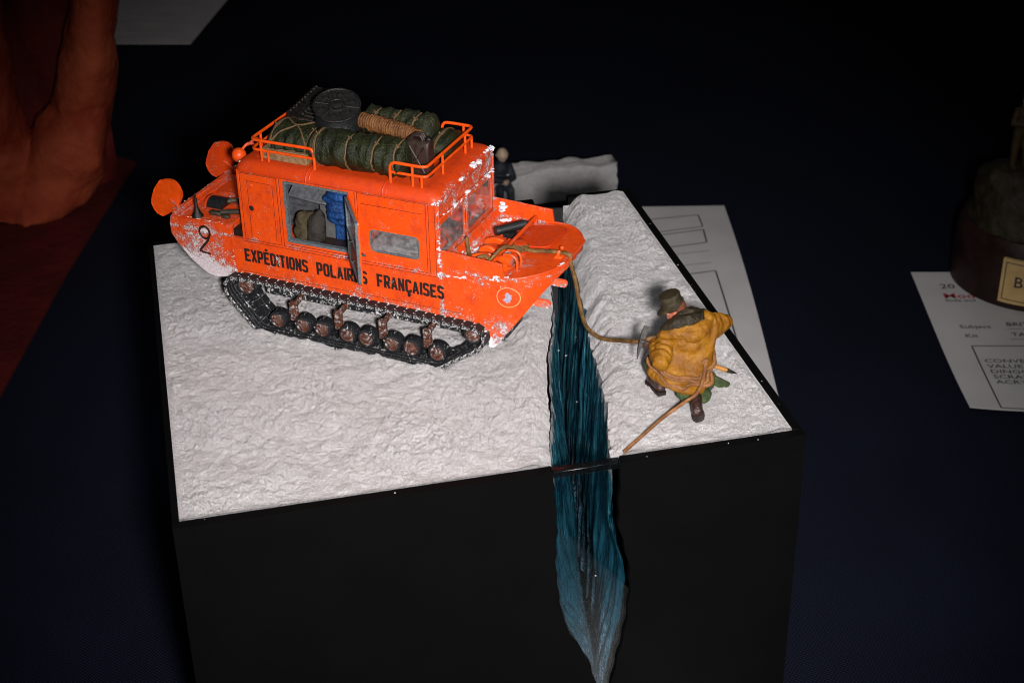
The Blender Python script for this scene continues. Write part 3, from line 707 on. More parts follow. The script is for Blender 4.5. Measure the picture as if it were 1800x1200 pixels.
bm = NB(); lathe(bm, [(3.0, 0), (3.0, .4), (2.4, .6), (1.4, .8), (1.15, 1.6), (1.2, 2.0), (1.5, 2.4), (1.95, 2.6), (1.95, 2.9), (1.2, 3.1), (.4, 3.0)], Matrix.Translation((46.8, 19.6, 31.8)), 20); vobj('capstan', bm, ORANGE_DECK)
bm = NB()
for l in (17.4, 20.2): tube(bm, crom([(58.8, l, 33.0), (59.0, l, 34.4), (59.2, l + (.4 if l < 19 else -.4), 35.2)], 4), .5, 8)
b2(bm, 58.0, 60.2, 16.8, 20.8, 32.9, 33.7, .15); vobj('fairlead', bm, ORANGE_CLEAN)
for l in (9.0,):
    bm = NB(); lathe(bm, [(.3, -3.6), (.9, -2.8), (1.4, -1.4), (1.65, .2), (1.7, 1.0), (1.5, 1.1)], axis_m((47.6, l, 34.2), (1, 0, 0)), 18); hl = vobj('headlight', bm, ORANGE_CLEAN)
    bm = NB(); lathe(bm, [(1.5, 0), (1.1, .3), (.3, .45)], axis_m((48.72, l, 34.2), (1, 0, 0)), 18); vobj('lens', bm, CABGLASS, hl)
    bm = NB()
    for dl in (-1.3, 1.5): tube(bm, crom([(46.6, l + dl, 36.4), (49.2, l + dl, 36.6), (50.6, l + dl, 35.2), (50.6, l + dl, 32.2)], 4), .36, 6)
    b2(bm, 46.8, 48, l - 2, l - 1.4, 31.6, 34); b2(bm, 46.8, 48.4, l - .5, l + .5, 31.6, 32.4); vobj('headlight_guard', bm, ORANGE_CLEAN, hl)
for l, s0, s1 in ((23.0, 34.6, 41.4), (17.5, 35.2, 40.0), (12.5, 35.0, 41.4), (8.4, 35.0, 39.6)):
    bm = NB(); loft(bm, [[(s0 + (s1 - s0) * k / 8, l + y, 30.6 + 1.0 * math.sin(PI * k / 8) + z) for y, z in ((-.75, 0), (-.75, 1.1), (-.4, 1.5), (.6, 1.4), (.75, 0))] for k in range(9)]); vobj('engine_louvre', bm, ORANGE_CLEAN)
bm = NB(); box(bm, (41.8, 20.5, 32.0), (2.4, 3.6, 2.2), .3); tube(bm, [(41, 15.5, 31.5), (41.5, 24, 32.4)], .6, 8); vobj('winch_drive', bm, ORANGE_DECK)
for l in (13.6, 26.6):
    bm = NB(); plate(bm, rrect(50.5, 58.2, 19.0, 21.2, 1.0, 4), [[(56.9 + .45 * math.cos(t), 20.1 + .45 * math.sin(t)) for t in np.linspace(0, 2 * PI, 10, False)]], 1.0, fl(l - .5)); vobj('tow_hook', bm, paint('snow_dusted_hook', c4(.80, .10, .03), c4(.6, .06, .02), .10))
# lamp on the rear of the roof
bm = NB(); ball(bm, (-36.6, 8.8, 52.6), 2.15, 3); lamp = vobj('rear_lamp', bm, ORANGE_CLEAN)
bm = NB(); tube(bm, crom([(-36.2, 9.2, 53.6), (-34.6, 11, 55.6), (-32.8, 12.6, 54.6)], 5), .42, 8); tube(bm, crom([(-35, 11, 55), (-33.5, 14.5, 56.0), (-32, 16, 54.2)], 5), .4, 8); vobj('lamp_arm', bm, ORANGE_SNOWY, lamp)

# roof rails
def rail(paths, posts):
    b = NB()
    for p in paths[:1]: tube(b, crom(p, 5), .46, 8)
    r = vobj('roof_rail', b, ORANGE_CLEAN, ang=60)
    for p in paths[1:]:
        b = NB(); tube(b, crom(p, 5), .42, 8); vobj('lower_bar', b, ORANGE_CLEAN, r, ang=60)
    for s, l, zt in posts:
        b = NB(); tube(b, [(s, l, 53.9), (s, l, zt)], .40, 8); vobj('post', b, ORANGE_CLEAN, r, ang=60)
A = -29.4; zt = 60.3; zl = 57.4; ln, lf_ = 4.6, 37.4
rail([[(-9.2, ln, 54), (-9.2, ln, 58.2), (-9.6, ln, 59.7), (-10.8, ln, zt), (-18, ln, zt), (A + 2.2, ln, zt), (A + .5, ln + .5, zt), (A, ln + 2.2, zt), (A, 14, zt), (A, 25, zt), (A, 33, zt)],
      [(-9.3, ln, zl), (-20, ln, zl), (A + 2.2, ln, zl), (A + .5, ln + .5, zl), (A, ln + 2.2, zl), (A, 14, zl), (A, 33, zl)]],
     [(A + 3.2, ln, zt), (-24, ln, zl), (A, 10, zt), (A, 31, zt), (A, 20, zl)])
Bf = 25.6
rail([[(14.6, ln, 54), (14.6, ln, 58.4), (15.1, ln, 59.8), (16.4, ln, zt), (20, ln, zt), (Bf - 2, ln, zt), (Bf - .4, ln + .5, zt), (Bf, ln + 2.2, zt), (Bf, 14, zt), (Bf, 28, zt), (Bf, 33.6, zt), (Bf - .5, 35.2, zt), (Bf - 2.2, 35.6, zt), (Bf - 8, 35.6, zt), (Bf - 9.4, 35.6, 59.6), (Bf - 9.8, 35.6, 58.2), (Bf - 9.8, 35.6, 54)],
      [(14.7, ln, zl), (20, ln, zl), (Bf - 2, ln, zl), (Bf - .4, ln + .5, zl), (Bf, ln + 2.2, zl), (Bf, 14, zl), (Bf, 28, zl), (Bf, 33.6, zl), (Bf - .5, 35.2, zl), (Bf - 2.2, 35.6, zl)]],
     [(21.4, ln, zt), (24.1, ln, zl), (Bf, 15, zt), (Bf, 30, zt), (Bf, 34.4, zl), (Bf - 3, 35.6, zt)])

# tracks: separate pads round a belt
TP = [(-30, .45), (28, .45), (42.3, 10.2), (43.6, 12.6), (43.2, 14.6), (41.2, 15.5), (30, 15.7), (0, 16.3), (-34, 17.0), (-37.6, 16.6), (-39.6, 15.0), (-39.6, 12.6), (-38.4, 10.6)]
def loop_path(): 
    pts = [Vector((s, 0, z)) for s, z in TP]; dense = []
    for i in range(len(pts)):
        a, b = pts[i], pts[(i + 1) % len(pts)]; n = max(2, int((b - a).length / .4))
        dense += [a.lerp(b, k / n) for k in range(n)]
    for _ in range(14): dense = [(dense[i - 1] + dense[i] * 2 + dense[(i + 1) % len(dense)]) / 4 for i in range(len(dense))]
    return dense
LP = loop_path(); PER = sum((LP[i] - LP[i - 1]).length for i in range(len(LP))); NP = round(PER / 3.02); LPc = resample(LP + [LP[0]], PER / NP)[:NP]
padme = None
b = NB(); vs = box(b, (0, 0, 0), (2.74, 13.2, 1.1), .18)
b.faces.ensure_lookup_table()
for f in b.faces:
    if abs(f.normal.z) < .8 and abs(f.normal.z) > .2 or abs(f.normal.y) > .9: f.material_index = 1
box(b, (0, 1.2, .7), (.9, 1.2, 1.5), .2)
bmesh.ops.recalc_face_normals(b, faces=b.faces[:]); sharpen(b, 20)
padme = bpy.data.meshes.new('track_pad'); b.to_mesh(padme); b.free(); padme.materials.append(PAD); padme.materials.append(PADEDGE)
WHEELS = [-24.4, -15.8, -9.4, -1.0, 5.2, 13.5, 19.8, 28.0]; ARMS = [-20.4, -5.4, 9.2, 23.6]
wheel_me = {}
for side, lc in ((0, 5.4), (1, 36.6)):
    sg = -1 if side == 0 else 1                      # outward direction
    b = NB(); n = len(LP)
    ring_ = [[b.verts.new((p.x, lc + d, p.z)) for d in (-6.0, 6.0)] for p in LP]
    for i in range(n):
        q = ring_[i]; r2 = ring_[(i + 1) % n]; b.faces.new((q[0], q[1], r2[1], r2[0]))
    for d in (-5.3, -3.9, -2.5, 3.5):
        tube(b, [(p.x, lc + d, p.z + (.25 if p.z < 1 else 0)) for p in LP], .34, 5, closed=True)
    tr = vobj('track_belt', b, BELT, recalc=False)
    for i, p in enumerate(LPc):
        a, c = LPc[i - 1], LPc[(i + 1) % len(LPc)]; t = (c - a).normalized(); nrm = Vector((t.z, 0, -t.x))   # outward from the loop
        M = Matrix((( t.x, 0, -nrm.x), (0, 1, 0), (t.z, 0, -nrm.z))).to_4x4(); q = p + nrm * .5
        o = bpy.data.objects.new('track_pad', padme); col.objects.link(o); o.parent = tr
        o.matrix_local = Matrix.Translation((q.x, lc - LC, q.z)) @ M @ Matrix.Rotation(random.uniform(-.03, .03), 4, 'Y')
    for k, s in enumerate(WHEELS):
        if side == 0 and k == 0:
            b = NB(); lathe(b, [(2.2, -3.5), (2.7, -3.4), (2.9, -3.0), (2.9, .0), (2.75, .3), (2.2, .45), (2.1, .15)], axis_m((0, 0, 0), (0, -1, 0)), 22)
            bmesh.ops.recalc_face_normals(b, faces=b.faces[:]); sharpen(b, 40); m = bpy.data.meshes.new('road_wheel'); b.to_mesh(m); b.free(); m.materials.append(PAD); wheel_me['t'] = m
            b = NB(); lathe(b, [(2.2, .0), (2.1, .3), (1.5, .18), (1.15, .55), (.6, .8), (.3, .85)], axis_m((0, 0, 0), (0, -1, 0)), 18)
            bmesh.ops.recalc_face_normals(b, faces=b.faces[:]); sharpen(b, 40); m = bpy.data.meshes.new('hub'); b.to_mesh(m); b.free(); m.materials.append(RUST); wheel_me['h'] = m
        o = bpy.data.objects.new('road_wheel', wheel_me['t']); col.objects.link(o); o.parent = veh
        o.location = (s, (1.6 if side == 0 else 40.4) - LC, 4.15); o.rotation_euler = (0, random.uniform(0, 6), 0)
        if side: o.scale = (1, -1, 1)
        h = bpy.data.objects.new('hub', wheel_me['h']); col.objects.link(h); h.parent = o
    for s in ARMS:
        b = NB(); yy = 4.6 if side == 0 else 37.4
        box(b, (s, yy - .0, 6.6), (2.7, 1.8, 6.4), .5); box(b, (s + .2, yy + sg * 1.0, 8.2), (2.0, 1.4, 2.8), .4); box(b, (s + 1.2, yy + sg * .6, 6.2), (1.0, 1.6, 2.0), .3); tube(b, [(s, yy, 8.4), (s, 14 if side == 0 else 28, 9.6)], .9, 10); tube(b, [(s - 4, yy, 4.1), (s, yy, 5), (s + 4, yy, 4.1)], .6, 8)
        ball(b, (s - .2, yy + sg * .9, 5.2), .6, 2); vobj('suspension_arm', b, RUST)
    for s, z, rr in ((-35.6, 12.7, 3.6), (38.6, 11.4, 3.2)):
        b = NB(); m = axis_m((s, 4.4 if side == 0 else 37.6, z), (0, sg, 0)); lathe(b, [(rr - .8, -3), (rr, -2.6), (rr, .4), (rr - .5, .9), (rr - 1.1, .6)], m, 20)
        for k in range(10):
            t = 2 * PI * k / 10; box(b, m @ Vector((rr * math.cos(t), rr * math.sin(t), -1)), (.8, 2.4, .8), .1)
        sp = vobj('sprocket', b, PAD)
        b = NB(); lathe(b, [(rr - 1.0, .5), (rr - 1.1, 1.0), (1.5, .9), (1.2, 1.5), (.4, 1.6)], m, 16); vobj('hub', b, RUST, sp)
    for s in (-13.2, 19.0):
        b = NB(); lathe(b, [(1.2, -1.5), (1.5, -1.3), (1.5, .4), (1.2, .6), (.9, .4)], axis_m((s, 4 if side == 0 else 38, 13.9), (0, sg, 0)), 16); tube(b, [(s, 4.5 if side == 0 else 37.5, 13.9), (s, 14 if side == 0 else 28, 13.9)], .5, 8); vobj('return_roller', b, PAD)

# lettering, number and emblem painted on the side (raised a hair above the plate)
def thick(b, pts, t, fn, closed=False, h=0.):
    P = [Vector(p) for p in pts]; n = len(P); Lr = []
    for i in range(n):
        a = P[i - 1] if (i or closed) else None; c = P[(i + 1) % n] if (i < n - 1 or closed) else None
        d0 = (P[i] - a).normalized() if a is not None else None; d1 = (c - P[i]).normalized() if c is not None else None
        d0 = d0 or d1; d1 = d1 or d0; m = (Vector((-d0.y, d0.x)) + Vector((-d1.y, d1.x))).normalized()
        k = t / 2 / max(.35, m.dot(Vector((-d0.y, d0.x)))); Lr.append((P[i] + m * k, P[i] - m * k))
    vv = [(b.verts.new(fn(p.x, p.y, h)), b.verts.new(fn(q.x, q.y, h))) for p, q in Lr]
    for i in range(n if closed else n - 1):
        a, c = vv[i], vv[(i + 1) % n]; b.faces.new((a[0], a[1], c[1], c[0]))
k_ = .22
GL = {'E': [[(1, .16), (.16, .16), (.16, 1.84), (1, 1.84)], [(.3, 1), (.85, 1)]], 'X': [[(.14, 0), (.9, 2)], [(.9, 0), (.14, 2)]],
      'P': [[(.16, 0), (.16, 1.84), (.7, 1.84), (.86, 1.68), (.86, 1.0), (.7, .84), (.3, .84)]], 'D': [[(.16, .16), (.16, 1.84), (.7, 1.84), (.86, 1.65), (.86, .35), (.7, .16), (.02, .16)]],
      'I': [[(.2, 0), (.2, 2)]], 'T': [[(.5, 0), (.5, 1.7)], [(0, 1.84), (1, 1.84)]], 'N': [[(.16, 0), (.16, 2)], [(.86, 0), (.86, 2)], [(.2, 1.95), (.82, .05)]],
      'S': [[(.12, .45), (.14, .3), (.3, .16), (.72, .16), (.87, .32), (.87, .75), (.72, .95), (.3, 1.08), (.15, 1.25), (.15, 1.68), (.3, 1.84), (.72, 1.84), (.87, 1.68), (.88, 1.55)]],
      'L': [[(.16, 2), (.16, .16), (1, .16)]], 'A': [[(.1, 0), (.5, 1.9)], [(.5, 1.9), (.9, 0)], [(.28, .55), (.72, .55)]],
      'R': [[(.16, 0), (.16, 1.84), (.7, 1.84), (.86, 1.68), (.86, 1.05), (.7, .9), (.3, .9)], [(.55, .82), (.9, 0)]], 'F': [[(.16, 0), (.16, 1.84), (1, 1.84)], [(.3, .98), (.85, .98)]]}
GL['O'] = [[(.3, .16), (.72, .16), (.86, .32), (.86, 1.68), (.72, 1.84), (.3, 1.84), (.16, 1.68), (.16, .32)]]
GL['C'] = [[(.88, .5), (.86, .32), (.72, .16), (.3, .16), (.16, .32), (.16, 1.68), (.3, 1.84), (.72, 1.84), (.86, 1.68), (.88, 1.5)]]
def word(txt, s0, s1, z0, z1):
    adv = [(.55 if c == 'I' else 1.22) for c in txt]; W = sum(adv) - .2; x = 0; sx = (s1 - s0) / W; sz = (z1 - z0) / 2; h = 0
    for c, a in zip(txt, adv):
        b = NB(); base = {'É': 'E', 'Ç': 'C'}.get(c, c)
        segs = list(GL[base])
        if c == 'É': segs.append([(.35, 2.2), (.75, 2.5)])
        if c == 'Ç': segs.append([(.5, .1), (.5, -.2), (.65, -.3), (.5, -.5), (.3, -.45)])
        for q, seg in enumerate(segs):
            # stroke width is even in real millimetres, so work in stretched space
            P = [((x + p[0]) * sx + s0, p[1] * sz + z0) for p in seg]
            thick(b, P, .80 if len(seg) > 2 or base not in 'AXN' else .70, lambda s, z, hh: Vector((s, hull_l(s, z) - .07 - hh, z)), closed=(base == 'O'), h=.012 * q)
        vobj('letter', b, LETTER, lets, recalc=False); x += a
def letter_mat():
    n = NT('chipped_black_lettering'); f = n.math('ADD', n.math('MULTIPLY', n.noise(.16, 3, .5), .35), n.math('ADD', n.math('MULTIPLY', n.noise(.55, 5, .62), .4), n.math('MULTIPLY', n.noise(2.2, 4, .7), .25)))
    m = n.rng(f, .60, .645); c = n.mix(m, c4(.014, .007, .006), c4(.72, .68, .70)); return n.done(c, .6, spec=.3)
LETTER = letter_mat()
b = NB(); b2(b, -34.2, 30.9, 1.92, 2.1, 28.2, 28.5); lets = vobj('lettering', b, ORANGE)
zb, zc = 22.1, 26.2
word('EXPÉDITIONS', lv(431, 450, 2)[0], lv(541, 470, 2)[0], zb, zc)
word('POLAIRES', lv(557, 475, 2)[0], lv(645, 490, 2)[0], zb, zc)
word('FRANÇAISES', lv(663, 497, 2)[0], lv(780, 515, 2)[0], zb, zc)
side = lambda s, z, hh: Vector((s, 1.93 - hh, z))
b = NB(); thick(b, [(-47.0 + 1.75 * math.cos(t), 29.0 + 1.95 * math.sin(t)) for t in np.linspace(0, 2 * PI, 24, False)], .72, side, True)
thick(b, [(-45.3, 29.3), (-45.3, 28.4), (-46.2, 26.4), (-49.2, 22.9)], .72, side, h=.01); thick(b, [(-49.4, 22.6), (-45.7, 22.1)], .6, side, h=.02); vobj('number', b, LETTER, recalc=False)
hs = lambda s, z, hh: Vector((s, hull_l(s, z) - .08 - hh, z))
b = NB(); thick(b, [(50.0 + 3.15 * math.cos(t), 26.1 + 3.15 * math.sin(t)) for t in np.linspace(0, 2 * PI, 40, False)], .22, hs, True); emb = vobj('emblem_ring', b, simple('pale_orange_line', (.75, .30, .14), .6, .15), recalc=False)
b = NB(); P = [(-.3, -2.0), (.3, -1.4), (.9, -1.7), (.8, -1.1), (1.4, -.2), (1.2, .8), (1.7, 1.1), (.8, 1.3), (.5, 1.9), (-.1, 2.1), (-.5, 1.5), (-.9, 1.1), (-.7, .2), (-1.3, -.4), (-1.9, -.9), (-1.2, -1.1), (-.8, -1.5)]
vv = [b.verts.new(hs(49.8 + x * .8, 25.9 + y * .9, 0)) for x, y in P]; es = [b.edges.new((vv[i], vv[(i + 1) % len(vv)])) for i in range(len(vv))]; bmesh.ops.triangle_fill(b, edges=es, use_beauty=True)
vobj('emblem_bird', b, simple('grey_lilac_decal', (.30, .26, .34), .6, .25, 1.2), emb, recalc=False)

# brown wash run into the panel lines
WASH = simple('brown_pin_wash', (.085, .012, .004), .6, .5, 1.1)
b = NB(); wd = .13
for a0, a1, z in ((-32.8, -20.7, 29.55), (-19.8, 4.3, 29.55), (5, 26, 29.55), (-32.8, -20.7, 50.55), (5, 26, 50.55), (6.2, 25, 47.45), (-31, -22, 48.3), (-33.5, 29.5, 28.75), (-18.4, 2.6, 30.35)): b2(b, a0, a1, 1.965, 2.05, z - wd / 2, z + wd / 2)
for a, z0, z1 in ((-32.75, 29.5, 50.6), (-20.72, 29.5, 50.6), (-19.8, 29.5, 50.6), (4.28, 29.5, 50.6), (5.02, 29.5, 50.6), (26.1, 29.5, 50.6), (26.92, 29.5, 50.6), (28.8, 29.5, 50.6), (-30.5, 30.6, 48.4), (-22.2, 30.6, 48.4)): b2(b, a - wd / 2, a + wd / 2, 1.962, 2.05, z0, z1)
for a0, a1, z in ((-36.5, 36, 18.6),):
    for k in range(24):
        u0 = a0 + (a1 - a0) * k / 24; u1 = a0 + (a1 - a0) * (k + 1) / 24; b2(b, u0, u1 + .01, hull_l(u0, z) - .03, hull_l(u0, z) + .1, z - .06, z + .06)
for l in (3.2, 38.8, 19.95, 21.15): b2(b, 29.74, 29.79, l - .06, l + .06, 34 if 10 < l < 30 else 29.4, 45.7)
b2(b, 29.74, 29.79, 3, 39, 45.62, 45.75); b2(b, 29.74, 29.79, 3, 39, 46.62, 46.75)
vobj('panel_lines', b, WASH)
# lumps of snow caught on the machine
b = NB()
def crust(p, q, n, r0, r1, flat=.6, spread=.35):
    for k in range(n):
        u = random.random(); c = Vector(p).lerp(Vector(q), u) + Vector([random.gauss(0, spread) for _ in range(3)]) * .6; r = random.uniform(r0, r1) * random.uniform(.35, .95)
        if mnoise.noise(c * .45) < -.02: continue
        for v in ball(b, c, r, 2, (random.uniform(.8, 2.0), random.uniform(.8, 2.0), random.uniform(.5, .9))): v.co += Vector((mnoise.noise(v.co * 2.2), mnoise.noise(v.co * 2.2 + Vector((5, 5, 5))), mnoise.noise(v.co * 2.2 + Vector((9, 2, 7))))) * r * .8
crust((30.1, 10, 52.6), (29.9, 40, 52.9), 150, .3, .75); crust((29.6, 22, 53.3), (29.4, 40, 53.4), 70, .25, .6)
crust((30.2, 4, 46.5), (30.2, 39, 46.5), 60, .15, .38); crust((30.2, 11, 46.6), (30.2, 12.5, 46.7), 12, .3, .6); crust((30.2, 20, 46.6), (30.2, 21, 46.9), 16, .3, .65); crust((30.2, 33, 46.6), (30.2, 39, 46.8), 16, .25, .55)
crust((29.9, 1.9, 30), (29.9, 1.9, 51), 46, .2, .45, spread=.2); crust((29.9, 1.9, 44.5), (29.9, 2, 47), 20, .3, .6); crust((28.5, 2, 51.4), (30.2, 4, 51.8), 26, .3, .7)
crust((29, 1.9, 29.6), (31, 1.9, 31), 12, .2, .5)
crust((31, 1.95, 29.6), (49, 2.0, 31.6), 48, .15, .42, spread=.15); crust((46, 2.2, 31.9), (50, 3.2, 32.3), 30, .2, .45)
crust((31.4, 37.6, 30.6), (36, 38.6, 31), 40, .3, .7); crust((33, 39, 36), (33, 39, 33.5), 8, .5, .9, spread=.2)
crust((31, 4, 30.4), (34, 20, 30.8), 60, .2, .5, spread=.8); crust((40, 12, 31.5), (44, 26, 32), 36, .15, .4, spread=.9)
crust((60.8, 10.6, 33.6), (62.6, 16, 33.8), 26, .2, .42, spread=.25)
crust((-56, 2.2, 33), (-40, 2.2, 33), 26, .12, .3, spread=.15); crust((-58.4, 3, 33.6), (-58, 38, 33.8), 60, .15, .4); crust((-33.4, 3.4, 52.6), (-32.4, 4.6, 53.2), 10, .3, .6)
crust((-47, 2.3, 15.2), (-39, 2.3, 16.2), 40, .2, .5, spread=.3); crust((-37.6, 1.9, 17), (-37.6, 1.9, 27), 16, .15, .35, spread=.15)
crust((36, 1.8, 16.4), (44.2, 1.9, 14), 46, .2, .5, spread=.25); crust((44.4, 2.6, 9.4), (44.8, 2.6, 13), 22, .25, .55, spread=.2)
vobj('snow_crust', b, SNOWCRUST); bpy.data.objects['snow_crust']['kind'] = 'stuff'

# ------------------------------------------------------------------ things inside the cab
def vthing(name, s, l, z, label, cat, group=None):
    o = empty(name, V(s, l, z), YAW); tag(o, label, cat, group); return o
def vmesh(name, b, mat, s, l, z, label, cat, ang=38, recalc=True):          # one-mesh thing, geometry given in vehicle coordinates
    o = obj(name, b, mat, None, off=(s, l, z), ang=ang, recalc=recalc); o.location = Vector(V(s, l, z)); o.rotation_euler = (0, 0, YAW); tag(o, label, cat); return o
wr = lambda a, sc, n=0: (lambda p: a * fbm(p, sc, 3))
b = NB(); box(b, (-17, 21, 36.4), (21, 12, 14.4), .4); t = vmesh('grey_locker', b, GREYP, -17, 21, 29.2, 'grey painted locker standing inside the cab behind the door opening', 'locker')
for k in range(4):
    b = NB(); box(b, (-17, 14.8, 31.6 + k * 3.5), (20, .5, 3.1), .15); obj('locker_board', b, GREYP, t, off=(-17, 21, 29.2))
b = NB(); box(b, (-14.8, 11.0, 43.6), (13, 1.4, 6.2), .25, rot=Matrix.Rotation(-.9, 3, 'X') @ Matrix.Rotation(.05, 3, 'Y')); vmesh('grey_shelf_board', b, simple('worn_grey_board', (.075, .078, .086), .5, .3, .7, .15), -14.8, 11.5, 41, 'grey slanting board above the bags in the cab doorway', 'board')
b = NB(); box(b, (-9.4, 12.8, 38.0), (5.6, 5, 17.4), .3); vmesh('white_box', b, WHITEBOX, -8.4, 12.8, 29.3, 'off white box glimpsed between the grey board and the blue sleeping bag', 'box')
b = NB(); ball(b, (-14.6, 7.2, 32.4), 4.3, 3, (1.0, .8, .95)); ball(b, (-13.2, 7.6, 36.2), 3.4, 3, (1, .8, .9)); ball(b, (-16, 7.4, 36.0), 2.6, 3)
vmesh('khaki_bag', blend('b', b, .35, 4, disp=wr(.45, .35)), BAGTAN, -14.6, 7.2, 29.2, 'crumpled khaki bag just inside the open door', 'bag', 180)
b = NB(); chain(b, [((-11.4, 5.8, 31.2), 2.8), ((-11.0, 5.8, 34.6), 3.0), ((-10.6, 6.2, 37.6), 2.5), ((-10.4, 6.6, 39.6), 1.3)])
vmesh('dark_sack', blend('b', b, .35, 4, disp=wr(.5, .3)), SACK, -9.4, 6.4, 28.6, 'dark brown upright sack leaning beside the khaki bag', 'sack', 180)
b = NB()
for k in range(7):
    z = 38.0 + k * 1.95; ball(b, (-3.6 + .6 * math.sin(k * 1.7), 8.6 + .5 * math.cos(k * 2.1), z), 2.5, 3, (2.1 + .25 * math.sin(k * 2.6), 1.35, .72))
ball(b, (1.0, 8.0, 39.6), 3, 3, (1.3, 1, 1.1)); b2(b, -6, 2, 8, 13, 29.3, 38)
vmesh('sleeping_bag', blend('b', b, .3, 3, disp=wr(.16, .4)), BLUE, -1, 10, 29.3, 'puffy blue quilted sleeping bag bundled in the cab doorway', 'sleeping bag', 180)
b = NB(); box(b, (-4.5, 5.6, 30.6), (12, 4.4, 2.6), .3); vmesh('brown_crate', b, DARKBROWN, -4.5, 5.6, 29.3, 'low dark brown crate on the cab floor in front of the sleeping bag', 'crate')
b = NB(); box(b, (16.5, 13, 31.6), (20, 17, 4.8), .6); t = vmesh('grey_cushion', b, simple('grey_seat_cloth', (.16, .155, .16), .7, .2, .5, .2), 16.5, 13, 29.25, 'grey flat cushion seen through the small side window', 'cushion')
for l in (11, 31):
    b = NB(); box(b, (22, l, 37.5), (1.8, 9, 7.0), .8, rot=Matrix.Rotation(.15, 3, 'Y')); box(b, (24.5, l, 34.6), (6, 9, 1.8), .6); t = vmesh('cab_seat', b, ORANGE_IN, 23, l, 33.6 if l < 20 else 33.6, 'orange seat behind the windscreen, ' + ('near the open door' if l < 20 else 'away from the open door'), 'seat')
b = NB(); box(b, (23.5, 21, 31.4), (9, 34, 4.4), .4); vmesh('engine_cover', b, simple('greyish_floor_cover', (.13, .10, .09), .7, .25, .4), 23.5, 21, 29.25, 'greyish low cover on the cab floor behind the windscreen', 'cover')
for l0, l1 in ((13, 10.5), (26, 29)):
    b = NB(); tube(b, crom([(27.2, l0, 33.4), (27.6, (l0 + l1) / 2, 36), (26.6, l1, 38.4)], 5), .28, 6); ball(b, (26.6, l1, 38.5), .5, 2); vmesh('control_lever', b, BLACKP, 27.2, l0, 33.4, 'thin black control lever behind the ' + ('windscreen pane nearer the open door' if l0 < 20 else 'windscreen pane farther from the open door'), 'lever')

# ------------------------------------------------------------------ cargo on the roof
RZ = 54.3
def bundle(name, s0, s1, l, z, ry, rz, cords, mat, label, cat='bundle', amp=.5, cross=False):
    t = vthing(name, (s0 + s1) / 2, l, RZ, label, cat); O = ((s0 + s1) / 2, l, RZ)
    b = NB(); n = 64; m = 40; loops = []
    cx = sorted(cords)
    for i in range(n + 1):
        u = i / n; s = s0 + (s1 - s0) * u; e = min(1, (min(u, 1 - u) * (s1 - s0) / 2.2)); e = math.sqrt(max(.06, 1 - (1 - e) ** 2))
        pinch = 1 - sum(.13 * math.exp(-((s - c) / .55) ** 2) for c in cx)
        lp = []
        for k in range(m):
            a = 2 * PI * k / m; ca, sa = math.cos(a), math.sin(a)
            f = pinch * e * (1 + .10 * fbm((s * 1.0, ca * 4, sa * 4), .42, 4) * amp * 2 + .03 * math.sin(a * 3 + s * .6) + .035 * math.sin(s * 1.9 + 3 * fbm((s, ca * 2, sa * 2), .25, 2)))
            zz = z + sa * rz * f; zz = max(zz, RZ - .05) 
            lp.append((s, l + ca * ry * f, zz))
        loops.append(lp)
    loft(b, loops); bvh = BVHTree.FromBMesh(b) if False else None
    b.verts.ensure_lookup_table(); b.faces.ensure_lookup_table(); bmesh.ops.recalc_face_normals(b, faces=b.faces[:]); tree = BVHTree.FromBMesh(b)
    obj('canvas', b, mat, t, off=O, ang=180)
    def onskin(s, a):
        d = Vector((0, math.cos(a), math.sin(a))); c = Vector((s, l, z)); h = tree.ray_cast(c + d * 25, -d); return (h[0] + d * .12) if h[0] else c + d * ry
    for c in cx:
        for dd in (0, .62):
            cb = NB(); tube(cb, [onskin(c + dd + .12 * math.sin(k), 2 * PI * k / 30) for k in range(30)], .26, 6, closed=True); 
            if dd == 0:
                q = onskin(c + .3, math.radians(118)); ball(cb, q, .5, 1); tube(cb, [q, q + Vector((.9, -.6, .5))], .2, 5); tube(cb, [q, q + Vector((-.7, .3, .6))], .2, 5)
            obj('cord', cb, TANCORD, t, off=O)
            if c != cx[0] and dd == 0: break
    if cross:
        for sgn in (1, -1):
            cb = NB(); m_ = (s0 + s1) / 2; w_ = (s1 - s0) * .36
            tube(cb, [onskin(m_ + sgn * w_ * math.cos(PI * k / 16), math.radians(200) - math.radians(180) * k / 16) for k in range(17)], .26, 6); obj('cord', cb, TANCORD, t, off=O)
    return t
bundle('canvas_roll', -12.2, 18.6, 10.2, 59.2, 6.0, 5.2, (-9.5, 0.6, 8.8, 15.4), CANVAS, 'large dark green canvas roll tied with cords along the roof edge above the door')
bundle('canvas_bundle', -27.4, -10.5, 14.8, 58.2, 8.0, 4.4, (-25.5, -13.5), CANVAS, 'squat dark green bundle with crossed cords at the rear of the roof', cross=True)
bundle('canvas_roll', -6.0, 17.5, 29.0, 59.6, 5.0, 5.2, (-1.0, 5.5, 11.5), CANVAS2, 'olive roll behind the brown twine coil on the roof', amp=.7)
bundle('canvas_bundle', 17.4, 24.4, 27, 57.8, 7.2, 3.6, (20,), CANVAS, 'low dark green bundle tucked inside the front roof rail')
b = NB(); bb = box(b, (-19.6, 7.6, 55.9), (14.5, 3.6, 3.2), .12); t = vmesh('wooden_crate', b, WOOD, -19.6, 7.6, 54.3, 'pale wooden crate under the squat green bundle behind the roof rail', 'crate')
for z in (55.0, 56.6):
    b = NB(); box(b, (-19.6, 5.7, z), (14.7, .3, 1.2), .08); obj('crate_board', b, WOOD, t, off=(-19.6, 7.6, 54.3))
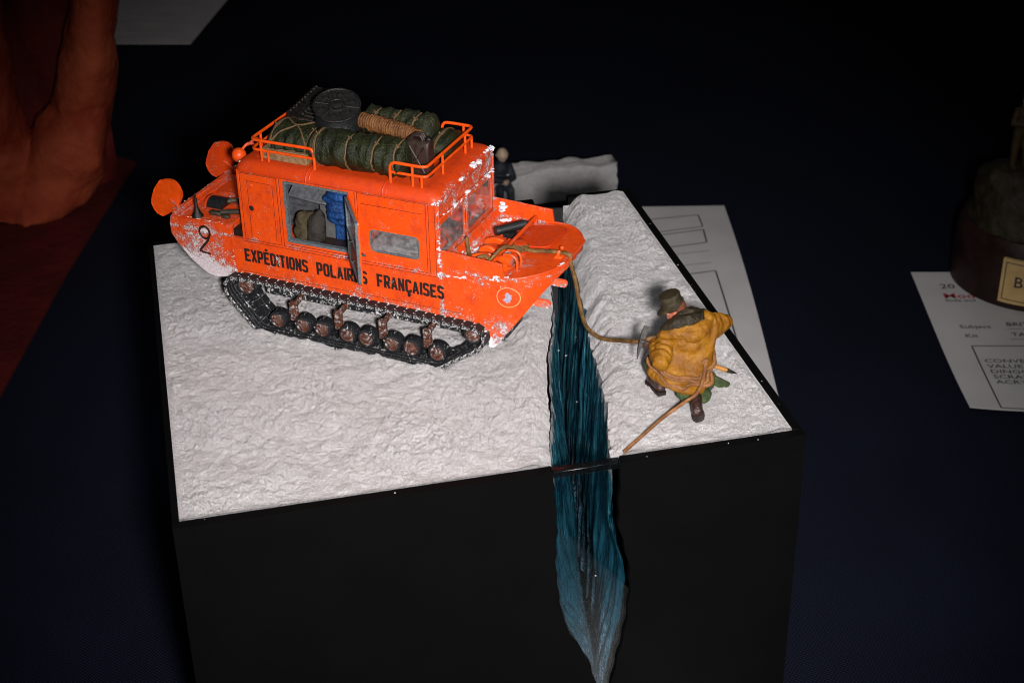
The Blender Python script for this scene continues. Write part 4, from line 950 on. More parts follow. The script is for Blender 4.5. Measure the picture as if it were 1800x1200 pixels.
# cable reel
AX = Vector((.16, -.34, .93)).normalized(); C0 = Vector((-8.9, 19.5, 61.6)); Mr = axis_m(C0, AX)
t = vthing('cable_reel', C0.x, C0.y, RZ, 'black cable reel with round holes lying tilted on the green bundles', 'reel'); O = (C0.x, C0.y, RZ)
def flange(z0, th):
    b = NB(); outer = [(6.7 * math.cos(a), 6.7 * math.sin(a)) for a in np.linspace(0, 2 * PI, 48, False)]
    holes = [[(4.4 * math.cos(c) + 1.05 * math.cos(a), 4.4 * math.sin(c) + 1.05 * math.sin(a)) for a in np.linspace(0, 2 * PI, 12, False)] for c in (k * 2 * PI / 6 + .3 for k in range(6))]
    plate(b, outer, holes, th, lambda x, y, d: Mr @ Vector((x, y, z0 + d)))
    for a in range(6):
        c = a * PI / 3 + .3 + PI / 6; tube(b, [Mr @ Vector((2.4 * math.cos(c), 2.4 * math.sin(c), z0 + th)), Mr @ Vector((6.4 * math.cos(c), 6.4 * math.sin(c), z0 + th))], .22, 6)
    tube(b, [Mr @ Vector((6.6 * math.cos(a), 6.6 * math.sin(a), z0 + th)) for a in np.linspace(0, 2 * PI, 48, False)], .3, 6, closed=True)
    tube(b, [Mr @ Vector((2.3 * math.cos(a), 2.3 * math.sin(a), z0 + th)) for a in np.linspace(0, 2 * PI, 24, False)], .25, 6, closed=True)
    obj('flange', b, DARKMETAL, t, off=O)
flange(7.4, .6); flange(.2, .6)
b = NB()
for k in range(9): tube(b, [Mr @ Vector(((6.1 + .12 * (k % 2)) * math.cos(a), (6.1 + .12 * (k % 2)) * math.sin(a), 1.0 + k * .74 + .2 * math.sin(a * 2 + k))) for a in np.linspace(0, 2 * PI, 36, False)], .46, 6, closed=True)
lathe(b, [(5.8, .6), (5.8, 7.5)], Mr, 28); obj('cable', b, RUBBER, t, off=O)
b = NB(); lathe(b, [(1.6, -1), (1.6, 8.4), (.8, 8.6)], Mr, 16); obj('hub', b, DARKMETAL, t, off=O)
# ribbed box (stove / battery rack)
O = (-21.0, 27.0, RZ); t = vthing('ribbed_box', *O, 'dark brown ribbed metal box behind the cable reel on the roof', 'metal box'); rot = Matrix.Rotation(.10, 3, 'Y') @ Matrix.Rotation(.12, 3, 'X')
b = NB(); box(b, (-21, 27.5, 57.6), (10.5, 17, 11.6), .5, rot); obj('case', b, DARKBROWN, t, off=O)
for k in range(10):
    b = NB(); box(b, Vector((-21, 27.5, 57.6)) + rot @ Vector((0, -7.6 + k * 1.7, 6.3)), (10.2, .75, 1.5), .15, rot); obj('fin', b, DARKMETAL, t, off=O)
b = NB()
for k in range(10):
    for q in (-4, 0, 4): ball(b, Vector((-21, 27.5, 57.6)) + rot @ Vector((q, -7.6 + k * 1.7, 7.1)), .36, 1)
obj('bolts', b, STEEL, t, off=O)
# coil of twine
O = (7.2, 19.0, RZ); b = NB(); P0 = Vector((-5.0, 20.2, 64.6)); P1 = Vector((18.2, 17.4, 63.2)); ax = (P1 - P0).normalized(); L = (P1 - P0).length
t = vthing('twine_coil', *O, 'long brown coil of twine wound on a stick across the green rolls', 'rope coil'); X = ax.orthogonal().normalized(); Y = ax.cross(X)
path = []
turns = 58
for k in range(turns * 14):
    u = k / (turns * 14); a = 2 * PI * turns * u; env = 2.15 * (1 - .38 * abs(2 * u - 1) ** 3) * (1 + .07 * math.sin(u * 47) + .06 * math.sin(u * 131) + .05 * mnoise.noise(Vector((a * .3, u * 40, 0)))); path.append(P0 + ax * (L * u + .25 * math.sin(a * .5)) + (X * math.cos(a) + Y * math.sin(a)) * env)
tube(b, path, .29, 5); obj('winding', b, ROPE_COIL, t, off=O, ang=180)
b = NB(); tube(b, [P0 + ax * (L * k / 10) for k in range(11)], [1.0, 1.7, 1.95, 2.05, 2.1, 2.1, 2.1, 2.05, 1.95, 1.7, 1.0], 12); tube(b, [P0 - ax * .9, P1 + ax * 1.5], .8, 10); obj('core', b, ROPE_COIL, t, off=O)
# jerrycan
O = (20.2, 12.2, RZ); t = vthing('jerrycan', *O, 'dark brown upright fuel can standing inside the front roof rail', 'fuel can')
b = NB(); loft(b, [[(20.2 + a, 12.2 + c, z) for a, c in rrect(-3.5, 3.5, -2.0 + i, 2.0 - i, .7, 3)] for z, i in ((54.4, .3), (54.8, 0), (63.2, 0), (64.4, .25), (64.9, .9))]); obj('can', b, DARKBROWN, t, off=O)
b = NB()
for dl in (-.9, 0, .9): tube(b, crom([(17.8, 12.2 + dl, 64.6), (18.4, 12.2 + dl, 66.0), (21.0, 12.2 + dl, 66.1), (21.6, 12.2 + dl, 64.6)], 4), .34, 6)
obj('handle', b, DARKBROWN, t, off=O)
b = NB(); lathe(b, [(.9, 0), (.95, .9), (.7, 1.2)], axis_m((22.8, 12.2, 64.6), (.35, 0, 1)), 12); obj('cap', b, DARKMETAL, t, off=O)
b = NB(); tube(b, [(18, 10.15, 56), (22.4, 10.15, 63.5)], .3, 6); tube(b, [(22.4, 10.15, 56), (18, 10.15, 63.5)], .3, 6); obj('pressed_rib', b, DARKBROWN, t, off=O)
b = NB(); tube(b, [(36.2, 26.0, 33.3), (36.9, 26.7, 33.3), (37, 26.8, 33.3), (42.6, 32.2, 33.9)], [1.35, 1.45, 1.3, 1.3], 14); tube(b, [(42.2, 31.8, 33.9), (44.2, 33.8, 34.0)], .6, 8); ball(b, (43.0, 32.6, 34.4), .6, 2); b2(b, 38, 41, 27.5, 30.5, 31.0, 32.6)
vmesh('black_pump_cylinder', b, RUBBER, 39.5, 29, 31.0, 'short glossy black cylinder lying on the foredeck by the far splash board', 'cylinder')

# ------------------------------------------------------------------ the man in the yellow parka
man = empty('person', tuple(gr(1200, 690)), 0.0); PO = tuple(gr(1200, 690))
tag(man, 'person in ochre parka and dark cap kneeling on the snow and hauling the rope', 'person')
def mobj(name, b, mat, parent=None, ang=180, **k): return obj(name, b, mat, parent or man, off=PO, ang=ang, **k)
a_ = lambda px, py, y: Vector(at(px, py, y))
hipL, hipR = a_(1186, 658, 21), a_(1222, 662, 20); shL, shR = a_(1172, 592, 26), a_(1243, 568, 25)
elL, wrL = a_(1162, 632, 20), a_(1152, 607, 26); elR, wrR = a_(1272, 566, 27), a_(1246, 590, 32)
neck = a_(1207, 560, 27.5); headc = a_(1185, 541, 29)
kneeL, ankL = a_(1146, 640, 31), Vector((133.6, 27.0, 2.6)); kneeR = Vector((147.5, 27.0, 2.2)); ankR = Vector((140.6, 16.0, 3.0))
FD = Vector((-.86, .36, -.36)).normalized(); UP = Vector((-.36, .12, .93)); UP = (UP - FD * UP.dot(FD)).normalized(); SD = FD.cross(UP)
# body: one skin under the clothes
b = NB()
chain(b, [(hipL.lerp(hipR, .5), 3.2), (shL.lerp(shR, .5) - Vector((0, 0, 2)), 3.2), (neck, 1.6), (headc, 2.0)])
ball(b, headc, 2.75, 3, (1, 1, 1.12)); ball(b, headc + FD * .9 - UP * 1.5, 1.75, 3); ball(b, headc + FD * 2.75 - UP * .5, .42, 2); ball(b, headc + FD * 2.2 - UP * 2.2, .8, 2); ball(b, headc + FD * 2.5 - UP * 1.45, .42, 2, (1, 1, .6))
for sg in (1, -1): ball(b, headc + SD * sg * 2.62 - UP * .45 - FD * .25, .8, 2, (.8, .8, 1.1))
chain(b, [(shL, 1.9), (elL, 1.5), (wrL, 1.0)]); chain(b, [(shR, 1.9), (elR, 1.5), (wrR, 1.0)])
chain(b, [(hipL, 2.6), (kneeL, 1.9), (ankL, 1.2)]); chain(b, [(hipR, 2.6), (kneeR, 1.9), (ankR, 1.2)])
mobj('body', blend('b', b, .28, 3), SKIN)
for sg in (1, -1):
    b = NB(); ball(b, headc + FD * 2.35 + SD * sg * .95 - UP * .05, .3, 2); mobj('eye', b, DARKEYE)
b = NB(); ball(b, headc - FD * .7 + UP * .2, 2.72, 3, (1, 1, 1.05)); mobj('hair', b, HAIR)
# cap
Mh = Matrix.Translation(headc + UP * 1.0) @ Matrix((SD, FD, UP)).transposed().to_4x4()
b = NB(); lathe(b, [(2.85, -.9), (3.0, -.3), (3.05, .8), (2.95, 1.0), (2.95, 2.2), (3.05, 3.1), (2.85, 3.5), (1.6, 3.75), (.2, 3.7)], Mh, 28); hat = mobj('cap', b, FELT, ang=50)
b = NB(); rows = []
for k in range(13):
    t = PI * (-.34 + .68 * k / 12); d = Vector((math.sin(t), math.cos(t), 0)); g = max(0, math.cos(t * 1.47)) ; r = 3.0 + 2.0 * g
    rows.append([Mh @ Vector((d.x * 2.9, d.y * 2.9, .1)), Mh @ Vector((d.x * r, d.y * r, -.35 - .9 * g)), Mh @ Vector((d.x * r, d.y * r, -.6 - .9 * g)), Mh @ Vector((d.x * 2.85, d.y * 2.85, -.35))])
loft(b, rows); mobj('peak', b, FELT, hat, ang=50)
b = NB(); tube(b, [Mh @ Vector((3.05 * math.cos(t), 3.05 * math.sin(t), .75 + .1 * math.sin(3 * t))) for t in np.linspace(0, 2 * PI, 30, False)], .32, 6, closed=True); mobj('cap_fold', b, FELT, hat)
# parka
mid = hipL.lerp(hipR, .5)
b = NB()
chL, chR = a_(1192, 606, 24.5), a_(1232, 596, 23.5)
chain(b, [(hipL, 4.2), (chL, 4.0)]); chain(b, [(hipR, 4.0), (chR, 4.2)]); chain(b, [(hipL, 4.1), (hipR, 3.9)]); chain(b, [(chL, 4.1), (chR, 4.0)]); chain(b, [(chL, 4.4), (hipR, 4.1)])
chain(b, [(chL, 4.0), (shL, 2.9)]); chain(b, [(chR, 4.5), (shR, 3.3)]); chain(b, [(shL, 3.3), (neck - Vector((0, 0, 1.2)), 2.9), (shR, 3.2)])
chain(b, [(a_(1207, 600, 23), 4.2), (neck - Vector((0, .6, 1.6)), 3.0)])
# skirt spread by the knees
chain(b, [(hipL, 4.6), (a_(1153, 645, 25), 2.7), (a_(1146, 638, 29), 2.1)]); chain(b, [(a_(1154, 648, 25), 2.3), (a_(1178, 670, 20), 2.4), (a_(1205, 682, 17.5), 2.4), (a_(1234, 676, 18), 2.4)]); chain(b, [(hipL, 4.2), (a_(1182, 670, 20), 2.8)]); chain(b, [(hipR, 4.0), (a_(1220, 678, 18), 2.7)]); chain(b, [(hipR, 3.8), (a_(1238, 664, 22), 2.5), (kneeR + Vector((-2, 0, 2.5)), 2.4)])
def folds(p):
    v = .18 * fbm(p, .2, 2)
    q = (p - mid); v += .75 * math.sin((q.x * .55 + q.z * 1.25 + q.y * .3) * .95 + 1.4 * fbm(p, .12, 2)) * max(0, min(1, (6.5 - q.z) / 6))
    v += .45 * math.sin((q.x * 1.1 - q.z * .8) * .9 + 2 * fbm(p, .15, 2)) * max(0, min(1, (q.z - 5) / 6))
    return v
b = blend('b', b, .34, 16, .6, disp=folds)
bc = blend('b', b, .26, 2, disp=lambda p: .14 * fbm(p, .35, 3) + .10 * fbm(p, .9, 3)); bc.normal_update(); coat_tree = BVHTree.FromBMesh(bc); coat = mobj('parka', bc, COATM)
def wrinkle(p0, p1):
    d = (p1 - p0).normalized()
    return lambda p: .17 * math.sin((p - p0).dot(d) * 2.6 + 3 * fbm(p, .25, 2)) + .12 * fbm(p, .6, 3)
b = NB(); eo = elL + Vector((-.5, -1.4, .3)); chain(b, [(shL + Vector((.2, -.4, 0)), 3.0), (eo.lerp(shL, .45) + Vector((-.3, -.5, 0)), 2.75), (eo, 2.6)]); chain(b, [(eo, 2.55), (eo.lerp(wrL, .55) + Vector((-.4, -.5, .1)), 2.2), (wrL + (wrL - eo).normalized() * .3, 1.75)])
mobj('sleeve', blend('b', b, .2, 3, disp=wrinkle(shL, eo)), COATM)
b = NB(); chain(b, [(shR, 3.0), (shR.lerp(elR, .55), 2.7), (elR, 2.45)]); chain(b, [(elR, 2.4), (wrR, 1.8)])
mobj('sleeve', blend('b', b, .2, 3, disp=wrinkle(shR, elR)), COATM)
# hood lying on the back, and the dark collar
b = NB(); chain(b, [(a_(1166, 588, 24.5), 1.3), (a_(1190, 586, 22.5), 1.7), (a_(1220, 592, 20.6), 2.0), (a_(1236, 580, 21.5), 1.8), (a_(1242, 560, 24.5), 1.5)]); chain(b, [(a_(1190, 582, 23), 1.7), (a_(1222, 580, 22), 2.2), (a_(1238, 565, 24), 1.6)])
mobj('hood', blend('b', b, .25, 4, disp=lambda p: .3 * fbm(p, .4, 3)), COATM)
b = NB(); chain(b, [(a_(1170, 578, 25.2), 1.5), (a_(1188, 570, 24.2), 2.1), (a_(1208, 566, 23.8), 2.3), (a_(1228, 562, 24.4), 2.1), (a_(1234, 553, 27), 1.7)]); chain(b, [(a_(1196, 560, 26), 2.3), (a_(1216, 552, 27), 2.3), (a_(1232, 552, 27.5), 1.6)]); chain(b, [(neck, 2.2), (headc - UP * 2.6 - FD * .4, 1.9)])
mobj('collar', blend('b', b, .25, 3, disp=lambda p: .35 * fbm(p, .5, 4)), FUR)
# trousers
b = NB(); chain(b, [(hipL, 3.0), (kneeL, 2.5), (ankL + Vector((0, 0, .8)), 1.7)]); chain(b, [(hipR, 3.2), (kneeR, 2.7), (a_(1230, 690, 18), 2.3), (ankR + Vector((0, .6, .6)), 1.9)]); chain(b, [(a_(1200, 690, 18.5), 2.0), (a_(1206, 698, 17), 1.7)]); cone_seg(b, a_(1243, 692, 16.6), a_(1238, 702, 15.2), 1.35, 1.2); chain(b, [(kneeR, 2.2), (Vector((143, 20, 2.0)), 2.0)])
mobj('trousers', blend('b', b, .26, 4, disp=lambda p: .22 * fbm(p, .5, 3)), TROUSER)
b = NB(); q0, q1 = a_(1248, 664, 25), a_(1274, 677, 24.5); dq = (q1 - q0).normalized(); box(b, (q0 + q1) / 2, ((q1 - q0).length + 2, 1.2, 2.7), .3, rot=dq.to_track_quat('X', 'Z').to_matrix(), seg=2); mobj('canvas_sheath', b, TROUSER, ang=40)
# boots
def boot(heel, toe, up, name='boot'):
    d = (toe - heel).normalized(); b = NB(); z = up.normalized()
    chain(b, [(heel + z * 1.5, 1.55), (heel.lerp(toe, .45) + z * 1.45, 1.55), (toe - d * 1.4 + z * 1.25, 1.6)]); chain(b, [(heel + z * 1.6 + d * .3, 1.6), (heel + z * 4.2 + d * .2, 1.7)])
    bb_ = blend('b', b, .22, 2); o = mobj(name, bb_, BOOT, ang=180)
    b = NB(); sd = d.cross(z).normalized(); pr = []
    for u, wd in ((0, 1.25), (.08, 1.6), (.3, 1.5), (.55, 1.45), (.8, 1.85), (.95, 1.5), (1, .8)): pr.append((u, wd))
    Lp = [heel - d * 1.3 + d * ((toe - heel).length + 1.6) * u + sd * wd for u, wd in pr] + [heel - d * 1.3 + d * ((toe - heel).length + 1.6) * u - sd * wd for u, wd in pr[::-1]]
    loft(b, [[p - z * .35 for p in Lp], [p + z * .35 for p in Lp]]); h0 = heel - d * .2; box(b, h0 - z * .55, (2.2, 2.6, .7), .1, rot=Matrix((d, sd, z)).transposed()); mobj('sole', b, BLACKP, o, ang=40)
    return o
hL = Vector(gr(1160, 688, .9)); tL = Vector(gr(1140, 668, .9)); tL = hL + (tL - hL).normalized() * 6.2; boot(hL, tL, Vector((.1, .1, 1)))
tR = Vector(gr(1228, 738, 0.9)); hR = a_(1224, 700, 15.5); boot(hR, tR, (Vector((0, .75, .75))))
# gloves with five fingers each, closed on the axe shaft
axH = a_(1128, 600, 28.5); axE = a_(1297, 657, 25.5); AD = (axE - axH).normalized()
def glove(wrist, grip, side):
    b = NB(); to = (grip - wrist).normalized(); across = AD; nrm = to.cross(across).normalized() * side
    pc = wrist.lerp(grip, .62); ra = .85
    box(b, pc - nrm * .1, (2.4, 2.3, 1.2), .4, rot=Matrix(((grip - wrist).normalized(), across, (grip - wrist).normalized().cross(across))).transposed() if True else None, seg=2)
    cone_seg(b, wrist, pc, 1.05, 1.0)
    for k, (off, ln) in enumerate(((-1.2, .92), (-.42, 1.0), (.38, .96), (1.12, .82))):
        base = grip + across * off - to * 1.0
        p = [(base, .5)]
        for j, an in enumerate((55, 120, 185)):
            an = math.radians(an * ln); r = ra + .28; p.append((grip + across * off - to * math.cos(an) * r + nrm * math.sin(an) * r, .47 - .05 * j))
        chain(b, p)
    base = pc - across * 1.25; chain(b, [(base, .55), (base - across * .35 + to * .8 - nrm * .5, .5), (grip - across * 1.2 - nrm * .95 + to * .3, .45), (grip - across * .5 - nrm * 1.05 + to * .7, .4)])
    return b
gripL = axH + AD * 2.0; gripR = axH + AD * 17.5
mobj('glove', blend('b', glove(wrL, gripL, 1), .16, 1), GLOVE)
mobj('glove', blend('b', glove(wrR, gripR, 1), .16, 1), GLOVE)
# ice axe
ax_o = empty('ice_axe', tuple(axE)); tag(ax_o, 'ice axe with grey steel pick and honey wooden shaft held across the kneeling person', 'ice axe'); AO = tuple(axE)
b = NB(); n = 12; tube(b, [axH.lerp(axE, k / n * .9) for k in range(n + 1)], [.62] * n + [.6], 10); obj('shaft', b, WOODSH, ax_o, off=AO)
b = NB(); tube(b, [axH.lerp(axE, .88), axH.lerp(axE, .93), axE], [.66, .5, .06], 10); obj('spike', b, DARKMETAL, ax_o, off=AO)
b = NB(); hu = a_(1133, 571, 30); hd = a_(1115, 630, 26.5); nrm = AD
for p0, p1, w0, w1, t0, t1 in ((axH, hu, .85, .95, .5, .22), (axH, hd, .85, .12, .5, .15)):
    d = (p1 - p0).normalized(); sd = d.cross(nrm).normalized(); L_ = []
    for k in range(7):
        u = k / 6; c = p0.lerp(p1, u) + nrm * (.9 * u * u); ww = w0 + (w1 - w0) * u; tt_ = t0 + (t1 - t0) * u
        L_.append([c + nrm * ww * .8 + sd * tt_, c - nrm * ww * .8 + sd * tt_, c - nrm * ww * .8 - sd * tt_, c + nrm * ww * .8 - sd * tt_])
    loft(b, L_)
tube(b, [axH - AD * .6, axH + AD * 1.2], .85, 10); obj('pick', b, STEEL, ax_o, off=AO)

# ------------------------------------------------------------------ ropes
vv_ = lambda s, l, z: Vector(V(s, l, z))
cap_c = (46.8, 19.6)
wrap = [vv_(cap_c[0] + 1.75 * math.cos(t), cap_c[1] + 1.75 * math.sin(t), 32.75 + .2 * k / 3.) for k, t in enumerate(np.linspace(-2.4, -2.4 + 2 * PI * 2.25, 22))]
ctrl = [vv_(38.5, 5.0, 31.6), vv_(41.5, 8, 32.6), vv_(43.6, 14.0, 34.9), vv_(45.0, 17.2, 33.8)] + wrap + [vv_(50.5, 17.9, 33.6), vv_(55, 18.6, 33.9), vv_(59.2, 18.8, 34.2), vv_(62.2, 18.0, 34.3)]
fall = [at(1003, 463, 49.3), at(1011, 492, 50.5), at(1018, 530, 52.5), at(1027, 566, 55.5)]
gnd = [gr(1037, 581, 3.0), gr(1050, 591, 1.8), gr(1064, 596, 3.4), at(1085, 598, 46), at(1118, 600, 31.5)]
ctrl += [Vector(p) for p in fall] + [Vector(p) for p in gnd] + [gripL + Vector((-.6, .6, .9)), gripL + Vector((2.0, .8, 1.1)), a_(1168, 603, 27.5)]
b = NB(); rope(b, ctrl, .62); o = obj('tow_rope', b, ROPE_GOLD, None, off=tuple(ctrl[0]), ang=180); o.location = ctrl[0]
tag(o, 'golden brown tow rope from the bow winch across the crevasse to the kneeling person', 'rope')
b = NB(); c2 = [vv_(31.8, 16, 35.2), vv_(32.6, 14.5, 33.6), vv_(34.0, 12.6, 32.4), vv_(35.6, 9.5, 32.3), vv_(36.6, 6.4, 31.9), vv_(38.8, 5.0, 31.6), vv_(41.2, 6.8, 31.9), vv_(41.6, 9.6, 32.1), vv_(39.6, 11.2, 33.0), vv_(37.8, 9.2, 32.6), vv_(39.4, 6.0, 32.4), vv_(42.6, 5.0, 32.0)]
rope(b, c2, .6); o = obj('deck_rope', b, ROPE_GOLD, None, off=tuple(c2[0]), ang=180); o.location = c2[0]; tag(o, 'loose brown rope end looped on the foredeck below the windscreen post', 'rope')
# waist rope: turns laid on the parka, then the tail to the snow edge
belt_c = a_(1208, 632, 22.5); e1 = (a_(1250, 622, 22) - a_(1166, 630, 23)).normalized(); e2 = Vector((0, 1, 0)); bn = e1.cross((e2 + Vector((0, 0, .42))).normalized()).normalized(); e2 = bn.cross(e1)
b = NB()
for k, off in enumerate((-1.5, -.3, .9)):
    ring_p = []
    for a in np.linspace(0, 2 * PI, 60, False):
        d = e1 * math.cos(a) + e2 * math.sin(a); c = belt_c + bn * (off + .4 * math.sin(2 * a + k)); 
        h = coat_tree.ray_cast(c, d); hit = h[0]
        # keep the outermost skin within arm's reach of the waist
        r = (hit - c).length if hit is not None else 7; r = min(r, 10.5); ring_p.append(r)
    for _ in range(4): ring_p = [max(ring_p[i], (ring_p[i - 1] + 2 * ring_p[i] + ring_p[(i + 1) % 60]) / 4) for i in range(60)]
    pts = [belt_c + bn * (off + .4 * math.sin(2 * a + k)) + (e1 * math.cos(a) + e2 * math.sin(a)) * (r + .3) for a, r in zip(np.linspace(0, 2 * PI, 60, False), ring_p)]
    rope(b, pts + [pts[0], pts[1]], .52, smooth=3)
knot = a_(1240, 634, 15.5); h = coat_tree.ray_cast(Vector(CAM), (a_(1240, 632, 20) - Vector(CAM)).normalized()); knot = (h[0] + Vector((0, -.6, .2))) if h[0] is not None else knot
h2 = coat_tree.ray_cast(Vector(CAM), (a_(1234, 668, 18) - Vector(CAM)).normalized()); k2 = (h2[0] + Vector((0, -.6, .2))) if h2[0] is not None else a_(1234, 668, 15)
end = Vector(gr(1097, 794, 1.3)); tail = [knot, k2, a_(1224, 692, 12.6), a_(1204, 706, 12.4), Vector(gr(1172, 729, 2.3)), Vector(gr(1150, 747, 1.9)), end]
rope(b, tail, .5); ball(b, knot, .7, 2); ball(b, knot + Vector((-.8, -.1, -.4)), .6, 2)
o = obj('safety_rope', b, ROPE_PALE, None, off=tuple(end), ang=180); o.location = end; tag(o, 'brown rope wound round the parka waist and trailing to the plinth edge', 'rope')

# ------------------------------------------------------------------ table top things behind
def text_mesh(b, txt, size, M):
    cu = bpy.data.curves.new('t', 'FONT'); cu.body = txt; cu.size = size; cu.resolution_u = 2; cu.offset = size * .012
    o = bpy.data.objects.new('t', cu); col.objects.link(o); dg = bpy.context.evaluated_depsgraph_get(); dg.update()
    me = bpy.data.meshes.new_from_object(o.evaluated_get(dg)); bpy.data.objects.remove(o); bpy.data.curves.remove(cu)
    me.transform(Matrix.Identity(4)); k0 = len(b.verts); b.from_mesh(me); bpy.data.meshes.remove(me); b.verts.ensure_lookup_table()
    for v in b.verts[k0:]: v.co = M(v.co.x, v.co.y)
def sheet(name, o, ex, ey, w_, h_, bend, label, nx=28, ny=20, th=.25):
    """Paper on the table: corner o, edges ex (w) and ey (h); bend(u, v) lifts it."""
    O = Vector(o); ex = Vector(ex).normalized(); ey = Vector(ey).normalized(); f = lambda a, c, d=0.: O + ex * a + ey * c + Vector((0, 0, bend(a, c) + d))
    b = NB(); top = [[b.verts.new(f(w_ * i / nx, h_ * j / ny, th)) for j in range(ny + 1)] for i in range(nx + 1)]; bot = [[b.verts.new(f(w_ * i / nx, h_ * j / ny, 0)) for j in range(ny + 1)] for i in range(nx + 1)]
    for i in range(nx):
        for j in range(ny):
            b.faces.new((top[i][j], top[i + 1][j], top[i + 1][j + 1], top[i][j + 1])); b.faces.new((bot[i][j], bot[i][j + 1], bot[i + 1][j + 1], bot[i + 1][j]))
    for i in range(nx):
        for j in (0, ny): b.faces.new((top[i][j], bot[i][j], bot[i + 1][j], top[i + 1][j]))
    for j in range(ny):
        for i in (0, nx): b.faces.new((top[i][j], top[i][j + 1], bot[i][j + 1], bot[i][j]))
    p = obj(name, b, PAPER, None, off=tuple(O), ang=50); p.location = O; tag(p, label, 'paper'); return p, f, O
Z0 = TABLE + .1
def line(b, f, p, q, wd, n=14):
    p = Vector(p); q = Vector(q); d = (q - p).normalized(); m = Vector((-d.y, d.x)) * wd / 2; L_ = []
    for k in range(n + 1):
        c = p.lerp(q, k / n); L_.append([f(c.x + m.x, c.y + m.y, .35), f(c.x - m.x, c.y - m.y, .35)])
    vs = [[b.verts.new(v) for v in r] for r in L_]
    for a, c in zip(vs[:-1], vs[1:]): b.faces.new((a[0], a[1], c[1], c[0]))
def rectl(b, f, x0, x1, y0, y1, wd):
    for p, q in (((x0, y0), (x1, y0)), ((x1, y0), (x1, y1)), ((x1, y1), (x0, y1)), ((x0, y1), (x0, y0))): line(b, f, p, q, wd)
# the entry sheet under the round wooden base, at the right
pa = Vector(gr(1601, 479, Z0)); pb = Vector(gr(1703, 727, Z0)); ey = (pa - pb); H_ = ey.length; ey.normalize(); ex = Vector((ey.y, -ey.x, 0)); W_ = H_ * 1.42
p, f, O = sheet('entry_sheet', pb, ex, ey, W_, H_, lambda a, c: 3.0 * max(0, 1 - c / (H_ * .5)) ** 2 * math.exp(-a / 25), 'white printed entry sheet lying under the round dark wooden base')
b = NB()
def sh(px, py): d = Vector(gr(px, py, Z0)) - O; return d.dot(ex), d.dot(ey)
def put(txt, sz, px, py, wide=1.0): x, y = sh(px, py); text_mesh(b, txt, sz, lambda a, c: f(x + a * wide, y + c, .4))
put('20', 6.0, 1653, 508, 1.2); put('Subject', 4.2, 1687, 578, 1.15); put('Kit', 4.2, 1697, 594, 1.15); put('BRIT', 4.6, 1769, 574, 1.1); put('TA', 4.6, 1779, 592, 1.1); put('Scale and', 3.4, 1662, 531, 1.1)
for k, tx in enumerate(('CONVER', 'VALUE G', 'DINGO', 'SCRATC', 'ACRYL')): put(tx, 4.3, 1731 + k * 5.2, 639 + k * 9.6, 1.2)
bx0, by1 = sh(1708, 609); rectl(b, f, bx0, W_ - 8, 1.5, by1, .7); l1 = sh(1770, 579); l2 = sh(1775, 597); line(b, f, l1, (W_ - 20, l1[1]), .35); line(b, f, l2, (W_ - 20, l2[1]), .35); obj('print', b, INK, p, off=tuple(O), recalc=False)
b = NB(); put('Mod', 6.4, 1659, 525, 1.25); obj('heading', b, REDINK, p, off=tuple(O), recalc=False)
# the form behind the plinth
e_ = Vector(gr(1273, 362, Z0)); l_ = Vector(gr(1140, 376, Z0)); r_ = Vector(gr(1366, 690, Z0)); ey = (e_ - r_); H2 = ey.length + 6; ey.normalize(); ex = Vector((-ey.y, ey.x, 0)); W2 = 125
p, f, O = sheet('score_form', e_ - ey * H2, ex, ey, W2, H2, lambda a, c: 5.5 * math.sin(PI * min(1, c / H2)) * math.exp(-a / 70) * .8, 'white form with empty boxes lying on the table behind the plinth')
b = NB()
def quad(pts, wd):
    P_ = [sh(*q) for q in pts]
    for i in range(4): line(b, f, P_[i], P_[(i + 1) % 4], wd)
quad(((1227, 381), (1235, 404), (1120, 418), (1110, 392)), .7); quad(((1236, 410), (1242, 435), (1125, 448), (1118, 424)), .8); quad(((1257, 488), (1300, 625), (1180, 640), (1150, 498)), .8)
line(b, f, sh(1247, 451), sh(1180, 456), .4); line(b, f, sh(1250, 473), sh(1190, 477), .4)
obj('print', b, INK, p, off=tuple(O), recalc=False)
b = NB(); text_mesh(b, '17', 15, lambda a, c: f(62 - a, H2 - 26 + c, .4)); obj('handwriting', b, simple('pencil_grey', (.30, .29, .29), .8, .1), p, off=tuple(O), recalc=False)
# the sheet far off at the top left
q0 = Vector(gr(335, 78, Z0)); q1 = Vector(gr(210, 78, Z0)); q2 = Vector(gr(400, 0, Z0)); ey = (q2 - q0).normalized(); ex = (q1 - q0).normalized(); ex = (ex - ey * ex.dot(ey)).normalized(); 
ex = (q1 - q0).normalized(); eyp = Vector((ex.y, -ex.x, 0)); eyp = eyp if eyp.y > 0 else -eyp
p, f, O = sheet('distant_sheet', q0, ex, ey, 130, 140, lambda a, c: 0, 'grey looking paper sheet far back beside the draped red fabric')
b = NB()
for y in (14, 26, 46, 60): line(b, f, (14, y), (62, y), 2.2)
obj('print', b, simple('faint_grey_print', (.42, .41, .40), .8, .1), p, off=tuple(O), recalc=False)

